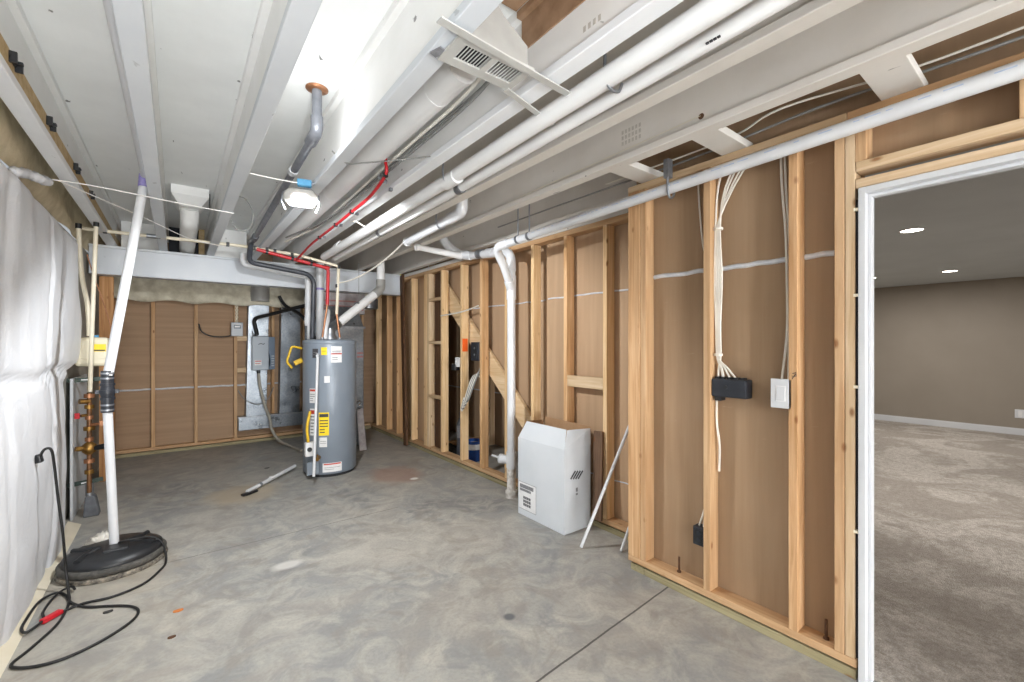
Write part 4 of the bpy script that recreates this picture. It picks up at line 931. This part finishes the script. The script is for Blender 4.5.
lb = part(box(x0-.0012, x0-.0002, 2.60, 2.812, .055, .27), 'shipping_label', 'label', t, 0, 'printed shipping label')
for q in ((2.63, 2.80, .225, .255), (2.66, 2.80, .20, .22)): part(box(x0-.002, x0-.001, *q), 'print_line', 'print_grey', lb)
for i in range(3):
    for jj in range(4): part(box(x0-.002, x0-.001, 2.665+jj*.024, 2.683+jj*.024, .085+i*.028, .106+i*.028), 'print_cell', 'print_dark', lb)
for q in ((2.598, 2.812, .270, .273), (2.598, 2.812, .053, .056), (2.597, 2.600, .053, .273)): part(box(x0-.002, x0-.001, *q), 'frame_line', 'print_grey', lb)
gm = MB()
for k in range(4):
    xx = 2.30+k*.026; gm.bar((xx, ya-.0012, .40-k*.004), (xx+.05, ya-.0012, .452-k*.004), .0015, .013, (0, 0, 1))
part(gm, 'printed_mark', 'print_dark', t); part(box(2.355, 2.375, ya-.0015, ya-.0003, .27, .285), 'printed_mark', 'print_grey', t); part(box(2.355, 2.375, ya-.0015, ya-.0003, .295, .325), 'printed_mark', 'print_grey', t)
o = MB().tube([(2.190, 2.075, .010), (2.445, 1.893, .785), (2.52, 1.84, 1.01)], .011, 10).build('white_rod', 'pvc'); tag(o, 'long white plastic rod leaning between the carton and corner post', 'rod')
o = MB().tube([(2.36, 1.872, .009), (2.46, 1.89, .12), (2.53, 1.90, .20)], .009, 10).build('white_rod', 'pvc'); tag(o, 'short white rod end poking out by the foot of the corner post', 'rod')
o = MB().bar((2.475, 2.18, .09), (2.517, 2.205, .74), .085, .02, (1, 0, 0)).build('plank', 'dark_plank', None, .003); tag(o, 'weathered dark board leaning behind the white carton', 'plank')
o = MB().bar((2.44, 5.52, .03), (2.515, 5.82, 2.36), .09, .03, (1, 0, 0)).build('plank', 'dark_wood', None, .003); tag(o, 'dark brown board leaning on the far studs near the corner', 'plank')
o = MB().bar((2.50, 5.86, 2.36), (2.50, 5.86, 2.50), .05, .012, (1, 0, 0)).build('yellow_flag', 'yellow_tape'); tag(o, 'scrap of yellow tape at the top of the far studs', 'tape')

# electrical on near wall
t = thing('switch_box', (2.25, 1.1, 1.17), 'black four-gang electrical box fed by the white cable bundle', 'electrical box')
part(box(2.24, 2.31, 1.008, 1.186, 1.122, 1.216), 'body', 'navy_box', t, .006)
for k in range(5): part(box(2.25, 2.29, 1.025+k*.032, 1.045+k*.032, 1.214, 1.226), 'cable_clamp', 'black', t, .002)
part(MB().cyl((2.241, 1.11, 1.175), (2.236, 1.11, 1.175), .01, 12), 'knockout', 'black', t); part(box(2.25, 2.30, 1.14, 1.175, 1.10, 1.125), 'lower_tab', 'black', t, .003)
t = thing('cable_bundle', (2.27, 1.15, 1.8), 'bundle of white cables hanging down beside the second stud', 'cable')
tops = [(1.085, 2.345), (1.062, 2.345), (1.03, 2.345), (1.005, 2.345), (1.155, 2.345)]
bots = [1.165, 1.132, 1.10, 1.068, 1.14]
for k, ((ty, tz), by) in enumerate(zip(tops, bots)):
    off = .006*(k-2)
    part(MB().tube(curve([(2.30, ty, tz), (2.285, (ty+1.16)/2+.02, 2.19), (2.272, 1.168+off, 2.0), (2.272, 1.165+off*1.6, 1.75), (2.272, 1.166+off, 1.5), (2.272, 1.162+off*.8, 1.335), (2.272, (1.16+by)/2, 1.27), (2.272, by, 1.215)], 5), .0052, 7), 'cable', 'wire_white', t)
part(MB().tube([(2.272, 1.165, 2.0), (2.272, 1.165, 2.012)], .024, 10).tube([(2.272, 1.165, 1.335), (2.272, 1.165, 1.347)], .022, 10), 'zip_tie', 'wire_white', t)
t = thing('cable', (2.3, 1.3, 2), 'single white cable hanging left of the second stud', 'cable')
part(MB().tube(curve([(2.30, 1.295, 2.335), (2.31, 1.29, 2.15), (2.31, 1.27, 1.95), (2.30, 1.235, 1.83)], 5), .005, 7), 'cable', 'wire_white', t)
t = thing('cable', (2.29, 1.18, .8), 'white cable running down from the black box beside the second stud', 'cable')
part(MB().tube(curve([(2.28, 1.178, 1.11), (2.275, 1.175, .98), (2.285, 1.165, .86), (2.29, 1.17, .72)], 5), .006, 7), 'cable', 'wire_white', t)
t = thing('light_switch', (2.235, .85, 1.17), 'white wall switch on the third stud with a black box behind', 'light switch')
part(box(2.242, 2.31, .82, .892, 1.11, 1.225), 'back_box', 'navy_box', t, .004)
part(box(2.232, 2.240, .803, .893, 1.098, 1.235), 'plate', 'casing', t, .003)
part(MB().prism([(2.2315, .828, 1.13), (2.2315, .868, 1.13), (2.2315, .868, 1.203), (2.2315, .828, 1.203)], (-.002, 0, 0)), 'rocker_frame', 'label', t)
part(MB().prism([(2.2255, .831, 1.134), (2.2255, .865, 1.134), (2.2295, .865, 1.20), (2.2295, .831, 1.20)], (.004, 0, 0)), 'rocker', 'casing', t, .001)
t = thing('cable', (2.26, .85, 1.6), 'pair of white cables dropping to the light switch', 'cable')
part(MB().tube(curve([(2.29, .87, 2.335), (2.275, .86, 2.15), (2.262, .838, 1.9), (2.262, .832, 1.6), (2.262, .835, 1.42), (2.268, .858, 1.225)], 5), .0055, 7), 'strand', 'wire_white', t)
part(MB().tube(curve([(2.295, .855, 2.335), (2.28, .845, 2.15), (2.27, .828, 1.9), (2.266, .822, 1.6), (2.264, .825, 1.42), (2.268, .828, 1.225)], 5), .0055, 7), 'strand', 'wire_white', t)
part(MB().bar((2.30, .842, 1.80), (2.30, .838, 1.56), .035, .004, (0, 1, 0)), 'tape_strip', 'shim', t)
t = thing('outlet_box', (2.27, 1.26, .35), 'black outlet box low on the second stud', 'electrical box')
part(box(2.25, 2.31, 1.229, 1.296, .30, .40), 'body', 'navy_box', t, .004); part(box(2.246, 2.251, 1.242, 1.283, .315, .385), 'receptacle', 'black', t, .002)
for z in (.333, .368): part(MB().cyl((2.247, 1.262, z), (2.2445, 1.262, z), .011, 12), 'socket', 'navy_box', t)
t = thing('cable', (2.28, 1.25, .45), 'two short white wires entering the low outlet box', 'cable')
part(MB().tube(curve([(2.285, 1.235, .56), (2.28, 1.25, .48), (2.28, 1.275, .40)], 5), .005, 7).tube(curve([(2.285, 1.23, .56), (2.28, 1.24, .48), (2.28, 1.25, .40)], 5), .005, 7), 'wire', 'wire_white', t)

# electrical on far wall
t = thing('panel_box', (2.58, 3.93, 1.3), 'black electrical box beside the stud with the orange mark', 'electrical box')
part(box(2.525, 2.60, 3.862, 4.02, 1.215, 1.415), 'body', 'navy_box', t, .006); part(box(2.521, 2.526, 3.90, 3.985, 1.245, 1.385), 'cover', 'black', t, .004)
part(MB().cyl((2.522, 3.94, 1.35), (2.517, 3.94, 1.35), .012, 10).cyl((2.522, 3.94, 1.28), (2.517, 3.94, 1.28), .012, 10), 'screw', 'steel', t)
t = thing('cable_bundle', (2.5, 3.95, .9), 'loose bundle of white cables drooping under the black box', 'cable')
for k in range(6):
    o_ = .024*k
    part(MB().tube(curve([(2.57, 3.885, 1.16-o_), (2.53, 3.90+o_*.6, 1.05), (2.515, 3.96+o_, .93-o_*.5), (2.505, 4.03+o_, .80-o_), (2.51, 4.12+o_*.6, .73-o_*.5), (2.55, 4.2, .735+.012*k)], 5), .0095, 7), 'cable', 'wire_white' if k % 2 else 'wire_grey', t)
t = thing('outlet', (2.58, 4.32, 1.16), 'white outlet with a black plug between the far studs', 'outlet')
part(box(2.55, 2.62, 4.30, 4.40, 1.13, 1.24), 'body', 'label', t, .005); part(box(2.535, 2.60, 4.38, 4.46, 1.09, 1.165), 'plug', 'black', t, .006)
t = thing('cable', (2.5, 4.5, 1.75), 'pale cable stapled across two far studs', 'cable')
part(MB().tube(curve([(2.53, 4.70, 1.735), (2.526, 4.5, 1.74), (2.526, 4.28, 1.75), (2.54, 4.1, 1.77), (2.53, 3.88, 1.80)], 5), .008, 7), 'cable', 'wire_white', t)

# ================================================================== UNDER THE STAIRS
t = thing('stair_stringer', (2.7, 4, 1), 'pale diagonal stair stringer crossing behind the far studs', 'stringer')
m = MB(); m.prism([(2.645, 5.25, 2.56), (2.645, 3.05, .62), (2.645, 2.93, .62), (2.645, 2.93, .36), (2.645, 3.02, .36), (2.645, 5.25, 2.27)], (.038, 0, 0))
part(m, 'board', wood('stringer_pine', 1, '#ead2b0', '#dfc39b', '#c9a77a'), t, .003)
o = box(3.18, 3.27, 4.62, 4.66, .09, 1.55).build('inner_stud', 'wood3_z', None, .003); tag(o, 'pale stud standing under the stairs behind the drain pipe', 'post')
o = box(2.66, 3.49, 5.2, 5.29, 0, .06).build('inner_plate', 'wood_x', None, .003); tag(o, 'wood plate lying on the slab under the stairs', 'plate')
t = thing('bucket', (2.83, 4.43, 0), 'blue plastic bucket on the floor under the stairs', 'bucket')
part(MB().lathe((2.83, 4.43, 0), [(.085, 0), (.10, .22), (.105, .225), (.105, .24), (.095, .24), (.08, .02)], 24), 'pail', 'blue_bucket', t); part(MB().lathe((2.83, 4.43, 0), [(.1, .14), (.103, .145), (.103, .20), (.1, .205)], 24), 'band', 'label', t)
t = thing('canister', (2.76, 4.58, 0), 'tall dark cylinder standing under the stairs beside the bucket', 'canister')
part(MB().lathe((2.76, 4.62, 0), [(.05, 0), (.052, .02), (.052, .42), (.03, .47), (.018, .50), (.018, .56)], 20), 'body', 'abs', t); part(MB().cyl((2.76, 4.62, .25), (2.76, 4.62, .40), .0535, 20), 'label', 'print_grey', t)
t = thing('tool_bag', (2.80, 5.0, 0), 'dark heap of rags on the floor behind the studs', 'bag')
part(MB().grid(lambda u, v: (2.70+.22*u+.02*mnoise.noise(Vector((u*4, v*4, 2))), 4.78+.32*v, .002+(.10+.05*mnoise.noise(Vector((u*6, v*6, 5))))*math.sin(u*PI)*math.sin(v*PI)), 18, 18), 'cloth', 'rubber', t)

# ================================================================== HALL DETAILS
def downlight(x, y, lab):
    t = thing('recessed_light', (x, y, 2.41), lab, 'ceiling light', 'recessed lights in the carpeted room')
    part(MB().lathe((x, y, 2.41), [(.095, -.001), (.092, -.006), (.078, -.006), (.076, -.001)], 28), 'trim_ring', 'casing', t)
    part(MB().lathe((x, y, 2.41), [(.076, -.003), (.001, -.0035)], 28), 'lens', 'can_light', t)
    return t
downlight(5.19, .91, 'lit recessed ceiling light nearest the doorway')
downlight(8.54, 1.10, 'lit recessed ceiling light near the far taupe wall')
downlight(8.47, 1.97, 'recessed ceiling light half hidden by the door jamb')
t = thing('wall_outlet', (10.11, .55, .33), 'white outlet on the far taupe wall above the baseboard', 'outlet')
part(box(10.112, 10.12, .49, .60, .27, .40), 'plate', 'casing', t, .002); part(box(10.109, 10.113, .525, .565, .285, .385), 'receptacle', 'label', t, .001)

# ================================================================== LIGHTS
def point(name, loc, e, r, col=(.96, .98, 1)):
    l = bpy.data.lights.new(name, 'POINT'); l.energy = e; l.shadow_soft_size = r; l.color = col
    o = bpy.data.objects.new(name, l); o.location = loc; C.objects.link(o); return o
def area(name, loc, e, size, rot=(0,0,0), col=(1, .97, .94)):
    l = bpy.data.lights.new(name, 'AREA'); l.energy = e; l.shape = 'DISK'; l.size = size; l.color = col
    o = bpy.data.objects.new(name, l); o.location = loc; o.rotation_euler = rot; C.objects.link(o); return o
def spot(name, loc, d, e, deg, blend, r):
    l = bpy.data.lights.new(name, 'SPOT'); l.energy = e; l.spot_size = math.radians(deg); l.spot_blend = blend; l.shadow_soft_size = r; l.color = (.96, .98, 1)
    o = bpy.data.objects.new(name, l); C.objects.link(o); o.location = loc; o.rotation_euler = Vector(d).to_track_quat('-Z', 'Y').to_euler(); return o
spot('lamp_beam', (.585, 2.83, 2.23), (.32, .45, -.83), 84, 168, .35, .04)
point('bay_fill', (.50, 2.25, 2.43), 1.1, .05, (.97, .985, 1))  # added fill brightening the joist bay, set apart from the lamp
# unseen bulb on a porcelain holder, added behind the viewer as fill
def bulb(x, y, z, e, lab):
    t = thing('fill_bulb', (x, y, z), lab, 'fill bulb')
    part(MB().lathe((x, y, z), [(.055, .10), (.055, .08), (.03, .065), (.03, .04)], 20), 'holder', 'label', t)
    part(MB().lathe((x, y, z), [(.014, .04), (.028, .015), (.03, 0), (.02, -.022), (.001, -.03)], 20), 'globe', 'bulb', t)
    point('fill_bulb_glow', (x, y, z-.08), e, .06)
bulb(.1, -2.1, 2.30, 22, 'added fill bulb behind the viewer, out of view')
for x, y, e in ((5.19, .91, 30), (8.54, 1.10, 14), (8.47, 1.97, 12), (5.19, -2.2, 40), (8.5, -2.2, 18)):
    area('downlight_glow', (x, y, 2.40), e, .14)
for x, y, z, e in ((-.2, -4.6, .60, 295), (1.2, -4.9, .60, 225)): point('fill_light', (x, y, z), e, .4, (.95, .975, 1))  # added fill lights far behind the viewer, with no fixtures
spot('ceiling_fill', (.05, -.7, 1.2), (-.24, .62, .76), 125, 120, 1, .12)  # added upward fill that brightens the ceiling deck, unseen
w = bpy.data.worlds.new('room'); bpy.context.scene.world = w; w.use_nodes = True
w.node_tree.nodes['Background'].inputs[0].default_value = (.8, .85, .9, 1); w.node_tree.nodes['Background'].inputs[1].default_value = .3

# ================================================================== CAMERA
cam = bpy.data.cameras.new('camera'); co = bpy.data.objects.new('camera', cam); C.objects.link(co)
cam.sensor_fit = 'HORIZONTAL'; cam.sensor_width = 36; cam.lens = 436/1024*36; cam.clip_start = .02
th = math.atan(335/436)
co.location = (0, 0, 1.4); co.rotation_euler = (PI/2, 0, -th); cam.shift_y = 2.5/1024
sc = bpy.context.scene; sc.camera = co
vs_ = sc.view_settings; vs_.view_transform = 'Standard'; vs_.look = 'None'; vs_.gamma = 1; vs_.exposure = 0.85
try: vs_.use_curve_mapping = False
except Exception: pass
sc.cycles.max_bounces = 8; sc.cycles.diffuse_bounces = 6
